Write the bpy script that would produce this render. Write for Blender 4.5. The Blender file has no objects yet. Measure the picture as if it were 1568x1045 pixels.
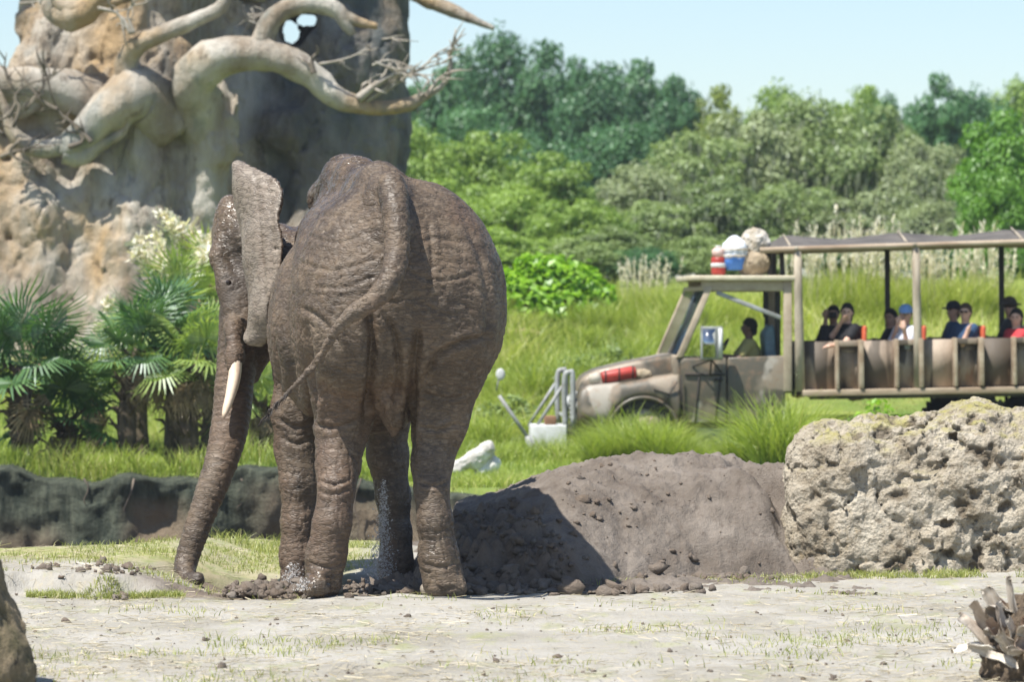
import bpy, math, random
import numpy as np
from mathutils import Vector, Matrix, Euler

scene = bpy.context.scene
COL = scene.collection
R = math.radians
# ------------------------------------------------------------------ camera
F_PX = 5425.0                      # focal length in pixels of the 1568 px wide photograph
CAM_Z = 2.0
TILT = math.atan(42.5 / F_PX)      # camera looks very slightly down
cam_data = bpy.data.cameras.new('camera')
cam_data.sensor_width = 36.0
cam_data.lens = 36.0 * F_PX / 1568.0
cam_data.clip_start = 0.5
cam_data.clip_end = 6000.0
cam_data.dof.use_dof = True
cam_data.dof.focus_distance = 25.2
cam_data.dof.aperture_fstop = 3.0
cam = bpy.data.objects.new('camera', cam_data)
cam.location = (0, 0, CAM_Z)
cam.rotation_euler = (math.pi / 2 - TILT, 0, 0)
COL.objects.link(cam)
scene.camera = cam
# ------------------------------------------------------------------ sky and sun
SUN_EL, SUN_AZ = R(63), R(42)      # height; swing from due left (-X) towards the camera
to_sun = Vector((-math.cos(SUN_EL) * math.cos(SUN_AZ), -math.cos(SUN_EL) * math.sin(SUN_AZ), math.sin(SUN_EL)))
world = bpy.data.worlds.new('World')
scene.world = world
world.use_nodes = True
wn = world.node_tree
bg = wn.nodes['Background']
sky = wn.nodes.new('ShaderNodeTexSky')
sky.sky_type = 'NISHITA'
sky.sun_disc = False
sky.sun_elevation = SUN_EL
sky.sun_rotation = math.atan2(to_sun.x, to_sun.y)
sky.altitude = 0
sky.air_density = 1.0
sky.dust_density = 0.6
sky.ozone_density = 2.0
wn.links.new(sky.outputs[0], bg.inputs[0])
bg.inputs[1].default_value = 0.10
sun_data = bpy.data.lights.new('sun', 'SUN')
sun_data.energy = 5.0
sun_data.angle = R(0.53)
sun_data.color = (1.0, 0.95, 0.87)
sun = bpy.data.objects.new('sun', sun_data)
sun.rotation_euler = to_sun.to_track_quat('Z', 'Y').to_euler()
COL.objects.link(sun)
vs = scene.view_settings
vs.view_transform = 'Standard'
vs.look = 'None'
vs.exposure = 0.76
vs.gamma = 1.0
vs.use_curve_mapping = False
scene.cycles.max_bounces = 6
scene.cycles.volume_bounces = 0
scene.cycles.transparent_max_bounces = 6
scene.cycles.use_denoising = True

# ------------------------------------------------------------------ helpers: places
def U(px, py, D):
    """the world point seen at photo pixel (px, py), D metres in front of the camera"""
    v = (522.5 - py) / F_PX
    y = math.cos(TILT) + v * math.sin(TILT)
    z = v * math.cos(TILT) - math.sin(TILT)
    return np.array([(px - 784.0) / F_PX * D / y, D, CAM_Z + z * D / y])

# ------------------------------------------------------------------ helpers: noise
def _hash(ix, iy, iz, seed):
    h = (ix.astype(np.int64) * 374761393 + iy.astype(np.int64) * 668265263 + iz.astype(np.int64) * 2147483647 + seed * 974711) & 0xFFFFFFFF
    h = ((h ^ (h >> 13)) * 1274126177) & 0xFFFFFFFF
    h = ((h ^ (h >> 16)) * 2246822519) & 0xFFFFFFFF
    return ((h ^ (h >> 15)) & 0xFFFFFF) / float(0xFFFFFF)
def vnoise(p, seed=0):
    """smooth value noise in -1..1 at the points p (N, 3)"""
    i = np.floor(p).astype(np.int64); f = p - i
    f = f * f * f * (f * (f * 6 - 15) + 10)
    out = 0
    for dx in (0, 1):
        wx = f[:, 0] if dx else 1 - f[:, 0]
        for dy in (0, 1):
            wy = f[:, 1] if dy else 1 - f[:, 1]
            for dz in (0, 1):
                wz = f[:, 2] if dz else 1 - f[:, 2]
                out = out + wx * wy * wz * _hash(i[:, 0] + dx, i[:, 1] + dy, i[:, 2] + dz, seed)
    return out * 2 - 1
def fbm(p, octaves=4, seed=0, gain=0.5):
    a, s, t = 1.0, 0, 0
    for o in range(octaves):
        s = s + a * vnoise(p * 2.0 ** o + 17.3 * o, seed + o); t += a; a *= gain
    return s / t
def worley(p, seed=0):
    """distances to the nearest and second nearest feature point"""
    i = np.floor(p).astype(np.int64)
    d1 = np.full(len(p), 9.0); d2 = np.full(len(p), 9.0)
    for dx in (-1, 0, 1):
        for dy in (-1, 0, 1):
            for dz in (-1, 0, 1):
                c = i + (dx, dy, dz)
                q = np.stack([c[:, k] + _hash(c[:, 0], c[:, 1], c[:, 2], seed + 31 * k) for k in range(3)], 1)
                d = np.sqrt(((q - p) ** 2).sum(1))
                d2 = np.minimum(d2, np.maximum(d1, d)); d1 = np.minimum(d1, d)
    return d1, d2
def smooth(a, b, x):
    t = np.clip((np.asarray(x, float) - a) / (b - a), 0, 1)
    return t * t * (3 - 2 * t)

# ------------------------------------------------------------------ helpers: objects
def put(o, parent=None, label=None, cat=None, group=None, kind=None):
    if o.name not in COL.objects: COL.objects.link(o)
    if parent is not None: o.parent = parent
    for k, v in (('label', label), ('category', cat), ('group', group), ('kind', kind)):
        if v: o[k] = v
    return o
def empty(name, loc, label, cat, group=None, rz=0.0):
    o = bpy.data.objects.new(name, None)
    o.location = loc; o.rotation_euler = (0, 0, rz); o.empty_display_size = 0.2
    return put(o, None, label, cat, group)
def mesh(name, V, faces, mats=None, smooth_shade=False, attrs=None, mat_index=None):
    """V (N,3); faces: list of (M,k) index arrays; attrs {name: (domain, values)}"""
    V = np.asarray(V, np.float32)
    faces = [np.asarray(f, np.int32) for f in faces if len(f)]
    me = bpy.data.meshes.new(name)
    me.vertices.add(len(V)); me.vertices.foreach_set('co', V.ravel())
    nl = sum(f.size for f in faces); npoly = sum(len(f) for f in faces)
    me.loops.add(nl); me.loops.foreach_set('vertex_index', np.concatenate([f.ravel() for f in faces]))
    starts, s = [], 0
    for f in faces:
        starts.append(s + np.arange(len(f)) * f.shape[1]); s += f.size
    me.polygons.add(npoly); me.polygons.foreach_set('loop_start', np.concatenate(starts).astype(np.int32))
    if smooth_shade: me.polygons.foreach_set('use_smooth', np.ones(npoly, bool))
    for m in (mats if isinstance(mats, (list, tuple)) else [mats]):
        if m: me.materials.append(m)
    if mat_index is not None: me.polygons.foreach_set('material_index', np.asarray(mat_index, np.int32))
    for k, (dom, val) in (attrs or {}).items():
        a = me.attributes.new(k, 'FLOAT', dom); a.data.foreach_set('value', np.asarray(val, np.float32))
    me.update(calc_edges=True); me.validate()
    return me
def obj(name, me, parent=None, loc=(0, 0, 0), **kw):
    o = bpy.data.objects.new(name, me); o.location = loc
    return put(o, parent, **kw)
def copy_tree(o, parent=None):
    c = o.copy(); COL.objects.link(c)
    if parent is not None: c.parent = parent
    for ch in o.children: copy_tree(ch, c)
    return c

class MB:
    """collects boxes, tubes, prisms and balls into one mesh"""
    def __init__(self): self.v, self.f, self.n = [], {}, 0
    def add(self, V, faces):
        V = np.asarray(V, float)
        for f in faces:
            f = np.asarray(f)
            if len(f): self.f.setdefault(f.shape[1], []).append(f + self.n)
        self.v.append(V); self.n += len(V); return self
    def box(self, a, b, rot=None, mid=None):
        a, b = np.minimum(a, b), np.maximum(a, b)
        V = np.array([(x, y, z) for x in (a[0], b[0]) for y in (a[1], b[1]) for z in (a[2], b[2])], float)
        if rot is not None:
            c = (a + b) / 2 if mid is None else np.asarray(mid, float)
            V = (V - c) @ np.array(Euler(rot).to_matrix()).T + c
        return self.add(V, [[(0, 1, 3, 2), (4, 6, 7, 5), (0, 4, 5, 1), (2, 3, 7, 6), (0, 2, 6, 4), (1, 5, 7, 3)]])
    def bar(self, p, q, w, h):
        """a square bar from p to q"""
        p, q = np.asarray(p, float), np.asarray(q, float)
        d = (q - p) / np.linalg.norm(q - p)
        s = np.cross(d, (0, 0, 1.0)) if abs(d[2]) < 0.95 else np.cross(d, (0, 1.0, 0))
        s /= np.linalg.norm(s); t = np.cross(s, d)
        V = [e + s * sx * w / 2 + t * st * h / 2 for e in (p, q) for sx, st in ((-1, -1), (1, -1), (1, 1), (-1, 1))]
        return self.add(V, [[(0, 1, 2, 3)[::-1], (4, 5, 6, 7), (0, 1, 5, 4), (1, 2, 6, 5), (2, 3, 7, 6), (3, 0, 4, 7)]])
    def tube(self, P, r, n=10, wob=0.0, seed=0, cap=True):
        P = np.asarray(P, float); m = len(P)
        r = np.broadcast_to(np.asarray(r, float), (m,))
        T = np.gradient(P, axis=0); T /= np.linalg.norm(T, axis=1)[:, None] + 1e-9
        s = np.cross(T[0], (0, 0, 1.0))
        if np.linalg.norm(s) < 0.2: s = np.cross(T[0], (0, 1.0, 0))
        V = []
        for i in range(m):
            s = s - T[i] * (s @ T[i]); s /= np.linalg.norm(s); t = np.cross(T[i], s)
            a = np.arange(n) * 2 * math.pi / n
            V.append(P[i] + r[i] * (np.cos(a)[:, None] * s + np.sin(a)[:, None] * t))
        V = np.concatenate(V)
        if wob: 
            c = np.repeat(P, n, 0); k = 1 + wob * fbm(V * (2.0 / max(r.max(), 1e-3)) + seed, 3, seed)
            V = c + (V - c) * k[:, None]
        i = np.arange(m - 1)[:, None] * n; j = np.arange(n)[None]
        q = np.stack([i + j, i + (j + 1) % n, i + n + (j + 1) % n, i + n + j], -1).reshape(-1, 4)
        V = np.concatenate([V, P[:1], P[-1:]])
        tr = [] if not cap else [(m * n, (k + 1) % n, k) for k in range(n)] + [(m * n + 1, (m - 1) * n + k, (m - 1) * n + (k + 1) % n) for k in range(n)]
        return self.add(V, [q, tr])
    def cyl(self, p, q, r, n=14, r2=None): return self.tube([p, q], [r, r if r2 is None else r2], n)
    def prism(self, poly, y0, y1):
        """polygon in the XZ plane, extruded along Y"""
        n = len(poly)
        V = [(x, y, z) for y in (y0, y1) for x, z in poly]
        self.add(V, [[(k, (k + 1) % n, n + (k + 1) % n, n + k) for k in range(n)]])
        self.f.setdefault(n, []).append(np.array([list(range(n))[::-1], list(range(n, 2 * n))]) + self.n - 2 * n)
        return self
    def ball(self, c, r, n=12, m=8):
        c = np.asarray(c, float); r = np.broadcast_to(np.asarray(r, float), (3,))
        th = np.arange(1, m) * math.pi / m; ph = np.arange(n) * 2 * math.pi / n
        V = np.stack([np.outer(np.sin(th), np.cos(ph)), np.outer(np.sin(th), np.sin(ph)), np.outer(np.cos(th), np.ones(n))], -1).reshape(-1, 3)
        V = np.concatenate([V, [(0, 0, 1), (0, 0, -1)]]) * r + c
        i = np.arange(m - 2)[:, None] * n; j = np.arange(n)[None]
        q = np.stack([i + j, i + n + j, i + n + (j + 1) % n, i + (j + 1) % n], -1).reshape(-1, 4)
        k = len(V) - 2
        tr = [(k, a, (a + 1) % n) for a in range(n)] + [(k + 1, (m - 2) * n + (a + 1) % n, (m - 2) * n + a) for a in range(n)]
        return self.add(V, [q, tr])
    def mesh(self, name, mat, smooth_shade=False, origin=(0, 0, 0)):
        V = np.concatenate(self.v) - np.asarray(origin)
        return mesh(name, V, [np.concatenate(x) for x in self.f.values()], mat, smooth_shade)
    def build(self, name, mat, parent=None, origin=(0, 0, 0), smooth_shade=False, bevel=0.0, loc=(0, 0, 0), **kw):
        o = obj(name, self.mesh(name, mat, smooth_shade, origin), parent, loc, **kw)
        if bevel:
            b = o.modifiers.new('bevel', 'BEVEL'); b.width = bevel; b.segments = 2; b.limit_method = 'ANGLE'; b.angle_limit = R(35)
        return o

# ------------------------------------------------------------------ helpers: blended solids
class Solid:
    """a distance field on a grid: smoothly blended cones and ellipsoids, then meshed"""
    def __init__(self, lo, hi, h):
        self.lo = np.asarray(lo, float); self.h = h
        self.n = np.ceil((np.asarray(hi, float) - self.lo) / h).astype(int) + 1
        self.F = np.full(self.n, 1.0, np.float32)
    def _block(self, a, b):
        i0 = np.clip(np.floor((a - self.lo) / self.h).astype(int), 0, self.n); i1 = np.clip(np.ceil((b - self.lo) / self.h).astype(int) + 1, 0, self.n)
        sl = tuple(slice(x, y) for x, y in zip(i0, i1))
        ax = [(self.lo[k] + self.h * np.arange(i0[k], i1[k])).astype(np.float32) for k in range(3)]
        return sl, ax[0][:, None, None], ax[1][None, :, None], ax[2][None, None, :]
    def _mix(self, sl, d, k, cut):
        f = self.F[sl]
        if f.size == 0: return
        if cut:
            d = -d; hh = np.clip(0.5 - 0.5 * (d - f) / k, 0, 1) if k else None
            self.F[sl] = (f * hh + d * (1 - hh) + k * hh * (1 - hh)) if k else np.maximum(f, d)
        else:
            hh = np.clip(0.5 + 0.5 * (f - d) / k, 0, 1)
            self.F[sl] = f * (1 - hh) + d * hh - k * hh * (1 - hh)
    def cone(self, a, b, r1, r2=None, k=0.05, cut=False, squash=None):
        a, b = np.asarray(a, float), np.asarray(b, float); r2 = r1 if r2 is None else r2
        m = max(r1, r2) + 2 * k + 2 * self.h
        sl, x, y, z = self._block(np.minimum(a, b) - m, np.maximum(a, b) + m)
        d = (b - a).astype(np.float32); L = float(d @ d) + 1e-9
        t = np.clip(((x - a[0]) * d[0] + (y - a[1]) * d[1] + (z - a[2]) * d[2]) / L, 0, 1)
        q = np.sqrt((x - a[0] - t * d[0]) ** 2 + (y - a[1] - t * d[1]) ** 2 + (z - a[2] - t * d[2]) ** 2) - (r1 + (r2 - r1) * t)
        self._mix(sl, q, k, cut); return self
    def chain(self, P, r, k=0.05):
        for i in range(len(P) - 1): self.cone(P[i], P[i + 1], r[i], r[i + 1], k)
        return self
    def egg(self, c, r, rot=None, k=0.05, cut=False):
        c = np.asarray(c, float); r = np.asarray(r, float)
        m = r.max() + 2 * k + 2 * self.h
        sl, x, y, z = self._block(c - m, c + m)
        x, y, z = x - c[0], y - c[1], z - c[2]
        if rot is not None:
            M = np.array(Euler(rot).to_matrix()).T
            x, y, z = (M[i, 0] * x + M[i, 1] * y + M[i, 2] * z for i in range(3))
        k0 = np.sqrt((x / r[0]) ** 2 + (y / r[1]) ** 2 + (z / r[2]) ** 2)
        k1 = np.sqrt((x / r[0] ** 2) ** 2 + (y / r[1] ** 2) ** 2 + (z / r[2] ** 2) ** 2)
        self._mix(sl, k0 * (k0 - 1) / (k1 + 1e-6), k, cut); return self
    def floor(self, z0):
        z = self.lo[2] + self.h * np.arange(self.n[2])
        self.F = np.maximum(self.F, (z0 - z)[None, None, :].astype(np.float32)); return self
    def points(self):
        ax = [self.lo[k] + self.h * np.arange(self.n[k]) for k in range(3)]
        return np.stack(np.meshgrid(*ax, indexing='ij'), -1).reshape(-1, 3)
    def surface(self, relax=1):
        F = self.F.copy()
        for ax in range(3):
            for e in (0, -1):
                s = [slice(None)] * 3; s[ax] = e; F[tuple(s)] = np.maximum(F[tuple(s)], 1e-3)
        s = F < 0
        c = np.zeros(np.array(F.shape) - 1, np.int8)
        for dx in (0, 1):
            for dy in (0, 1):
                for dz in (0, 1):
                    c += s[dx:F.shape[0] - 1 + dx, dy:F.shape[1] - 1 + dy, dz:F.shape[2] - 1 + dz]
        m = (c > 0) & (c < 8); idx = np.argwhere(m)
        pos = np.zeros((len(idx), 3)); cnt = np.zeros(len(idx))
        cor = [(0, 0, 0), (1, 0, 0), (0, 1, 0), (1, 1, 0), (0, 0, 1), (1, 0, 1), (0, 1, 1), (1, 1, 1)]
        val = [F[idx[:, 0] + o[0], idx[:, 1] + o[1], idx[:, 2] + o[2]] for o in cor]
        for a in range(8):
            for bit in (1, 2, 4):
                if a & bit: continue
                b = a | bit; fa, fb = val[a], val[b]; x = (fa < 0) != (fb < 0)
                t = np.where(x, fa / np.where(x, fa - fb, 1), 0)[:, None]
                pos += np.where(x[:, None], np.array(cor[a]) + t * (np.array(cor[b]) - np.array(cor[a])), 0); cnt += x
        V = self.lo + self.h * (idx + pos / cnt[:, None])
        vid = np.full(m.shape, -1, np.int64); vid[m] = np.arange(len(idx))
        Q = []
        for ax in range(3):
            u, w = (ax + 1) % 3, (ax + 2) % 3
            lo_, hi_ = [slice(None)] * 3, [slice(None)] * 3
            lo_[ax] = slice(0, -1); hi_[ax] = slice(1, None)
            e = np.argwhere(s[tuple(lo_)] != s[tuple(hi_)])
            ok = (e[:, u] > 0) & (e[:, w] > 0) & (e[:, u] < F.shape[u] - 1) & (e[:, w] < F.shape[w] - 1); e = e[ok]
            q = []
            for du, dw in ((-1, -1), (0, -1), (0, 0), (-1, 0)):
                p = e.copy(); p[:, u] += du; p[:, w] += dw; q.append(vid[p[:, 0], p[:, 1], p[:, 2]])
            q = np.stack(q, 1); flip = ~s[e[:, 0], e[:, 1], e[:, 2]]
            q[flip] = q[flip][:, ::-1]; Q.append(q)
        Q = np.concatenate(Q)
        for _ in range(relax): V = relaxed(V, Q)
        return V, Q
def relaxed(V, Q, k=0.5):
    S = np.zeros_like(V); n = np.zeros(len(V))
    for a in range(4):
        for b in ((a + 1) % 4, (a + 3) % 4):
            for c in range(3): S[:, c] += np.bincount(Q[:, a], V[Q[:, b], c], len(V))
            n += np.bincount(Q[:, a], minlength=len(V))
    return V * (1 - k) + k * S / np.maximum(n, 1)[:, None]
def normals(V, Q):
    fn = np.cross(V[Q[:, 2]] - V[Q[:, 0]], V[Q[:, 3]] - V[Q[:, 1]])
    N = np.zeros_like(V)
    for a in range(4):
        for c in range(3): N[:, c] += np.bincount(Q[:, a], fn[:, c], len(V))
    return N / (np.linalg.norm(N, axis=1)[:, None] + 1e-12)
def split(V, Q):
    """one level of subdivision (quads to four quads), lightly smoothed"""
    E = np.concatenate([Q[:, [a, (a + 1) % 4]] for a in range(4)]); E.sort(1)
    key = E[:, 0].astype(np.int64) * len(V) + E[:, 1]
    uk, inv = np.unique(key, return_inverse=True)
    em = (V[uk // len(V)] + V[uk % len(V)]) / 2
    fm = V[Q].mean(1); nq = len(Q); eo = len(V); fo = eo + len(uk)
    ei = [inv[a * nq:(a + 1) * nq] + eo for a in range(4)]; fi = np.arange(nq) + fo
    Q2 = np.concatenate([np.stack([Q[:, a], ei[a], fi, ei[(a + 3) % 4]], 1) for a in range(4)])
    V2 = np.concatenate([V, em, fm])
    return relaxed(V2, Q2, 0.5), Q2
def grid_faces(nu, nv):
    i = np.arange(nu - 1)[:, None] * nv; j = np.arange(nv - 1)[None]
    return np.stack([i + j, i + nv + j, i + nv + j + 1, i + j + 1], -1).reshape(-1, 4)
def spline(P, n):
    """n points of a smooth curve through P (columns: any number)"""
    P = np.asarray(P, float); m = len(P)
    t = np.linspace(0, m - 1, n); i = np.clip(t.astype(int), 0, m - 2); f = (t - i)[:, None]
    g = lambda k: P[np.clip(i + k, 0, m - 1)]
    a, b, c, d = g(-1), g(0), g(1), g(2)
    return 0.5 * (2 * b + (c - a) * f + (2 * a - 5 * b + 4 * c - d) * f ** 2 + (3 * b - a - 3 * c + d) * f ** 3)

# ------------------------------------------------------------------ helpers: materials
class NT:
    def __init__(self, name):
        self.m = bpy.data.materials.new(name); self.m.use_nodes = True
        self.t = self.m.node_tree; self.b = self.t.nodes['Principled BSDF']; self.out = self.t.nodes['Material Output']
        self.tc = self.n('ShaderNodeTexCoord')
    def n(self, kind, **kw):
        x = self.t.nodes.new(kind)
        for k, v in kw.items(): setattr(x, k, v)
        return x
    def L(self, a, b): self.t.links.new(a, b)
    def co(self, scale=(1, 1, 1), world=False):
        mp = self.n('ShaderNodeMapping'); mp.inputs['Scale'].default_value = scale
        if world:
            g = self.n('ShaderNodeNewGeometry'); self.L(g.outputs['Position'], mp.inputs[0])
        else: self.L(self.tc.outputs['Object'], mp.inputs[0])
        return mp.outputs[0]
    def noise(self, scale, detail=4, rough=0.55, co=None, dist=0.0):
        x = self.n('ShaderNodeTexNoise'); x.inputs['Scale'].default_value = scale; x.inputs['Detail'].default_value = detail
        x.inputs['Roughness'].default_value = rough; x.inputs['Distortion'].default_value = dist
        self.L(co if co is not None else self.tc.outputs['Object'], x.inputs['Vector'])
        return x.outputs['Fac']
    def voro(self, scale, feature='F1', co=None, rand=1.0, out='Distance'):
        x = self.n('ShaderNodeTexVoronoi', feature=feature); x.inputs['Scale'].default_value = scale; x.inputs['Randomness'].default_value = rand
        self.L(co if co is not None else self.tc.outputs['Object'], x.inputs['Vector'])
        return x.outputs[out]
    def ramp(self, fac, stops):
        x = self.n('ShaderNodeValToRGB'); e = x.color_ramp.elements
        while len(e) < len(stops): e.new(0.5)
        for k, (p, c) in zip(e, stops):
            k.position = p; k.color = (*c, 1) if not isinstance(c, (int, float)) else (c, c, c, 1)
        self.L(fac, x.inputs[0]); return x.outputs[0]
    def mix(self, fac, a, b, mode='MIX'):
        x = self.n('ShaderNodeMix', data_type='RGBA', blend_type=mode)
        for s, v in ((x.inputs['Factor'], fac), (x.inputs[6], a), (x.inputs[7], b)):
            if isinstance(v, (int, float)): s.default_value = v if s == x.inputs['Factor'] else (v, v, v, 1)
            elif isinstance(v, tuple): s.default_value = (*v, 1)
            else: self.L(v, s)
        return x.outputs[2]
    def math(self, op, a, b=0.0, c=0.0, clamp=False):
        x = self.n('ShaderNodeMath', operation=op, use_clamp=clamp)
        for s, v in zip(x.inputs, (a, b, c)):
            if isinstance(v, (int, float)): s.default_value = v
            else: self.L(v, s)
        return x.outputs[0]
    def attr(self, name):
        x = self.n('ShaderNodeAttribute'); x.attribute_name = name; return x.outputs['Fac']
    def rnd(self): return self.n('ShaderNodeObjectInfo').outputs['Random']
    def bump(self, h, strength, dist, prev=None):
        x = self.n('ShaderNodeBump'); x.inputs['Strength'].default_value = strength; x.inputs['Distance'].default_value = dist
        self.L(h, x.inputs['Height'])
        if prev is not None: self.L(prev, x.inputs['Normal'])
        return x.outputs[0]
    def set(self, col=None, rough=None, normal=None, metal=None, spec=None):
        for k, v in (('Base Color', col), ('Roughness', rough), ('Normal', normal), ('Metallic', metal), ('Specular IOR Level', spec)):
            if v is None: continue
            if isinstance(v, tuple): self.b.inputs[k].default_value = (*v, 1)
            elif isinstance(v, (int, float)): self.b.inputs[k].default_value = v
            else: self.L(v, self.b.inputs[k])
        return self.m
def plain(name, c1, c2=None, scale=6.0, rough=0.7, bump=0.15, bdist=0.01, metal=0.0, stretch=(1, 1, 1), detail=5, spec=0.4):
    """two-tone worn surface"""
    t = NT(name); co = t.co(stretch)
    f = t.noise(scale, detail, 0.6, co)
    c2 = c2 or tuple(0.6 * x for x in c1)
    col = t.mix(t.ramp(f, [(0.35, 0.0), (0.65, 1.0)]), c2, c1)
    nrm = t.bump(t.noise(scale * 5, 4, 0.6, co), bump, bdist) if bump else None
    return t.set(col, t.math('MULTIPLY_ADD', f, 0.3, rough - 0.15), nrm, metal, spec)
def leafy(name, dark, light, trans=0.35, tipcol=None, hue=0.0, gloss=0.25, back=1.25):
    """foliage: colour from the per-leaf 'tint' attribute and the plant's own random, some light shining through"""
    t = NT(name)
    f = t.attr('tint')
    if hue: f = t.math('ADD', f, t.math('MULTIPLY', t.math('SUBTRACT', t.rnd(), 0.5), hue), clamp=True)
    col = t.ramp(f, [(0.0, dark), (1.0, light)] if tipcol is None else [(0.0, dark), (0.75, light), (1.0, tipcol)])
    d = t.n('ShaderNodeBsdfDiffuse'); t.L(col, d.inputs[0])
    tr = t.n('ShaderNodeBsdfTranslucent'); t.L(t.mix(1.0, col, (back, back * 1.04, back * 0.6), 'MULTIPLY'), tr.inputs[0])
    m1 = t.n('ShaderNodeMixShader'); m1.inputs[0].default_value = trans; t.L(d.outputs[0], m1.inputs[1]); t.L(tr.outputs[0], m1.inputs[2])
    g = t.n('ShaderNodeBsdfGlossy'); g.inputs['Roughness'].default_value = 0.45; g.inputs[0].default_value = (0.9, 0.95, 1, 1)
    m2 = t.n('ShaderNodeMixShader'); m2.inputs[0].default_value = gloss * 0.12; t.L(m1.outputs[0], m2.inputs[1]); t.L(g.outputs[0], m2.inputs[2])
    t.L(m2.outputs[0], t.out.inputs['Surface'])
    return t.m
rng = np.random.default_rng(11)
# ================================================================== the ground
def moat_rim(X): return 28.0 + 3.2 * smooth(-3.6, -1.6, X) + 0.18 * np.sin(X * 2.1) + 0.1 * np.sin(X * 5.3 + 1)
def far_bank(X): return 41.6 - 3.0 * smooth(-1.6, 0.3, X)
HILL_Y = [38.4, 47.0, 50.8, 54, 58, 64, 70, 80, 120, 300, 3000]
HILL_Z = [0.02, 0.0, 0.06, 0.62, 1.42, 1.98, 2.3, 2.6, 3.2, 4.0, 4.0]
def wallow(X, Y): return np.exp(-(((X + 1.55) / 1.15) ** 2 + ((Y - 26.6) / 1.0) ** 2) ** 1.5)
def ground_h(X, Y, fine=False):
    X = np.asarray(X, float); Y = np.asarray(Y, float)
    z = np.interp(Y, HILL_Y, HILL_Z) * (Y > 38.4)
    left = smooth(-2.0, -2.75, X)
    z = z + 0.15 * left * smooth(24.95, 25.12, Y + 0.08 * np.sin(X * 6) + 0.05 * np.sin(X * 17)) * (Y < 38)
    z = z - 0.16 * wallow(X, Y)
    r, b = moat_rim(X), far_bank(X)
    z = z - 1.75 * smooth(r, r + 1.3, Y) * (1 - smooth(b - 0.1, b + 0.25, Y))
    z = z + 0.13 * smooth(-1.0, -3.0, X) * smooth(41.4, 41.9, Y) * smooth(50, 44, Y)
    z = z + (.06 * np.sin(X * 1.7) + .045 * np.sin(X * 4.1 + 1) + .03 * np.sin(X * 9.3)) * smooth(-.6, -1.6, X) * smooth(40.5, 41.5, Y) * smooth(46, 43, Y)
    if fine:
        p = np.stack([X, Y, 0 * X], 1)
        near = smooth(60, 30, Y)
        fr = np.random.default_rng(3); m_ = (Y > 18) & (Y < 31) & (np.abs(X) < 6)
        for fx, fy, fs in zip(fr.uniform(-3.6, 4, 46), fr.uniform(19, 30, 46), fr.uniform(.10, .19, 46)):   # old footprints
            d = np.hypot(X[m_] - fx, Y[m_] - fy) / fs; z[m_] += -.03 * np.exp(-(d * 1.15) ** 4) + .014 * np.exp(-((d - 1.25) / .3) ** 2)
        z = z + near * (-.018 * smooth(.10, 0, np.abs(Y - 22.4 - .12 * X - .1 * np.sin(X))) - .02 * smooth(.12, 0, np.abs(Y - 23.6 - .12 * X - .1 * np.sin(X + .3))) + 0.03 * fbm(p * 1.1, 3, 5) + 0.012 * fbm(p * (5, 3, 1), 3, 6))
        w = (1 - .85 * np.exp(-(((X + 2.36) / .3) ** 2 + ((Y - 25.7) / .8) ** 2))) * np.clip(wallow(X, Y) * 1.3 + 0.7 * np.exp(-(((X + 2.0) / 0.75) ** 2 + ((Y - 25.3) / 0.32) ** 2)), 0, 1)
        d1, d2 = worley(p * 9 + 3, 4)
        z = z + w * (0.09 * fbm(p * 4.2, 3, 9) + 0.05 * np.clip(0.5 - d1, 0, 1))
    return z
def steps(pairs, start):
    a = [start]
    for end, d in pairs:
        n = max(1, int(round((end - a[-1]) / d))); a += list(np.linspace(a[-1], end, n + 1)[1:])
    return np.array(a)
ys = np.concatenate([[-60, -10, 4, 10], steps([(34, .055), (44, .13), (80, .45), (120, 4), (300, 20), (800, 80)], 14.0)])
xh = steps([(5.0, .055), (14, .4), (60, 4), (300, 40), (700, 100)], 0.0)
xs = np.concatenate([-xh[:0:-1], xh])
GX, GY = np.meshgrid(xs, ys, indexing='ij')
gx, gy = GX.ravel(), GY.ravel()
gz = ground_h(gx, gy, True)
gp = np.stack([gx, gy, 0 * gx], 1)
mud = np.clip(1.35 * wallow(gx, gy + 0.1) + 1.1 * np.exp(-(((gx + 2.0) / 0.9) ** 2 + ((gy - 25.25) / 0.33) ** 2) ** 2) + 0.9 * np.exp(-(((gx + 0.3) / 1.4) ** 2 + ((gy - 25.6) / 0.3) ** 2) ** 2) + 0.35 * fbm(gp * 3, 3, 3) - 0.25, 0, 1)
mud = np.maximum(mud, smooth(moat_rim(gx) + 0.25, moat_rim(gx) + 0.7, gy) * (gy < far_bank(gx)))
grass = smooth(-0.2, 0.3, gy - far_bank(gx))
turf = np.clip(1.2 * smooth(25.6, 27, gy) * (gy < 34) * smooth(-1.0, -1.4, gx) + 0.5 * fbm(gp * 2.5, 4, 8) - 0.35, 0, 1)
t = NT('sandy_ground')
co = t.co((1, 1, 1), True); cs = t.co((2.2, 0.9, 1), True)
n1 = t.noise(0.9, 6, 0.65, co); n2 = t.noise(9, 5, 0.65, cs); n3 = t.noise(34, 3, 0.6, co)
sand = t.mix(t.ramp(n1, [(0.35, 0.0), (0.62, 1.0)]), (0.255, 0.24, 0.20), (0.385, 0.37, 0.335))
sand = t.mix(t.ramp(n2, [(0.52, 0.0), (0.70, 0.75)]), sand, (0.36, 0.32, 0.235))
sand = t.mix(t.ramp(t.noise(14, 6, 0.7, cs), [(0.64, 0.0), (0.72, 0.8)]), sand, (0.13, 0.105, 0.085))
sand = t.mix(t.ramp(n3, [(0.35, 0.35), (0.6, 0.0)]), sand, (0.26, 0.24, 0.215))
sand = t.mix(t.ramp(t.noise(1.6, 5, 0.7, cs), [(0.53, 0.0), (0.70, 0.6)]), sand, (0.25, 0.27, 0.10))
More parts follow.
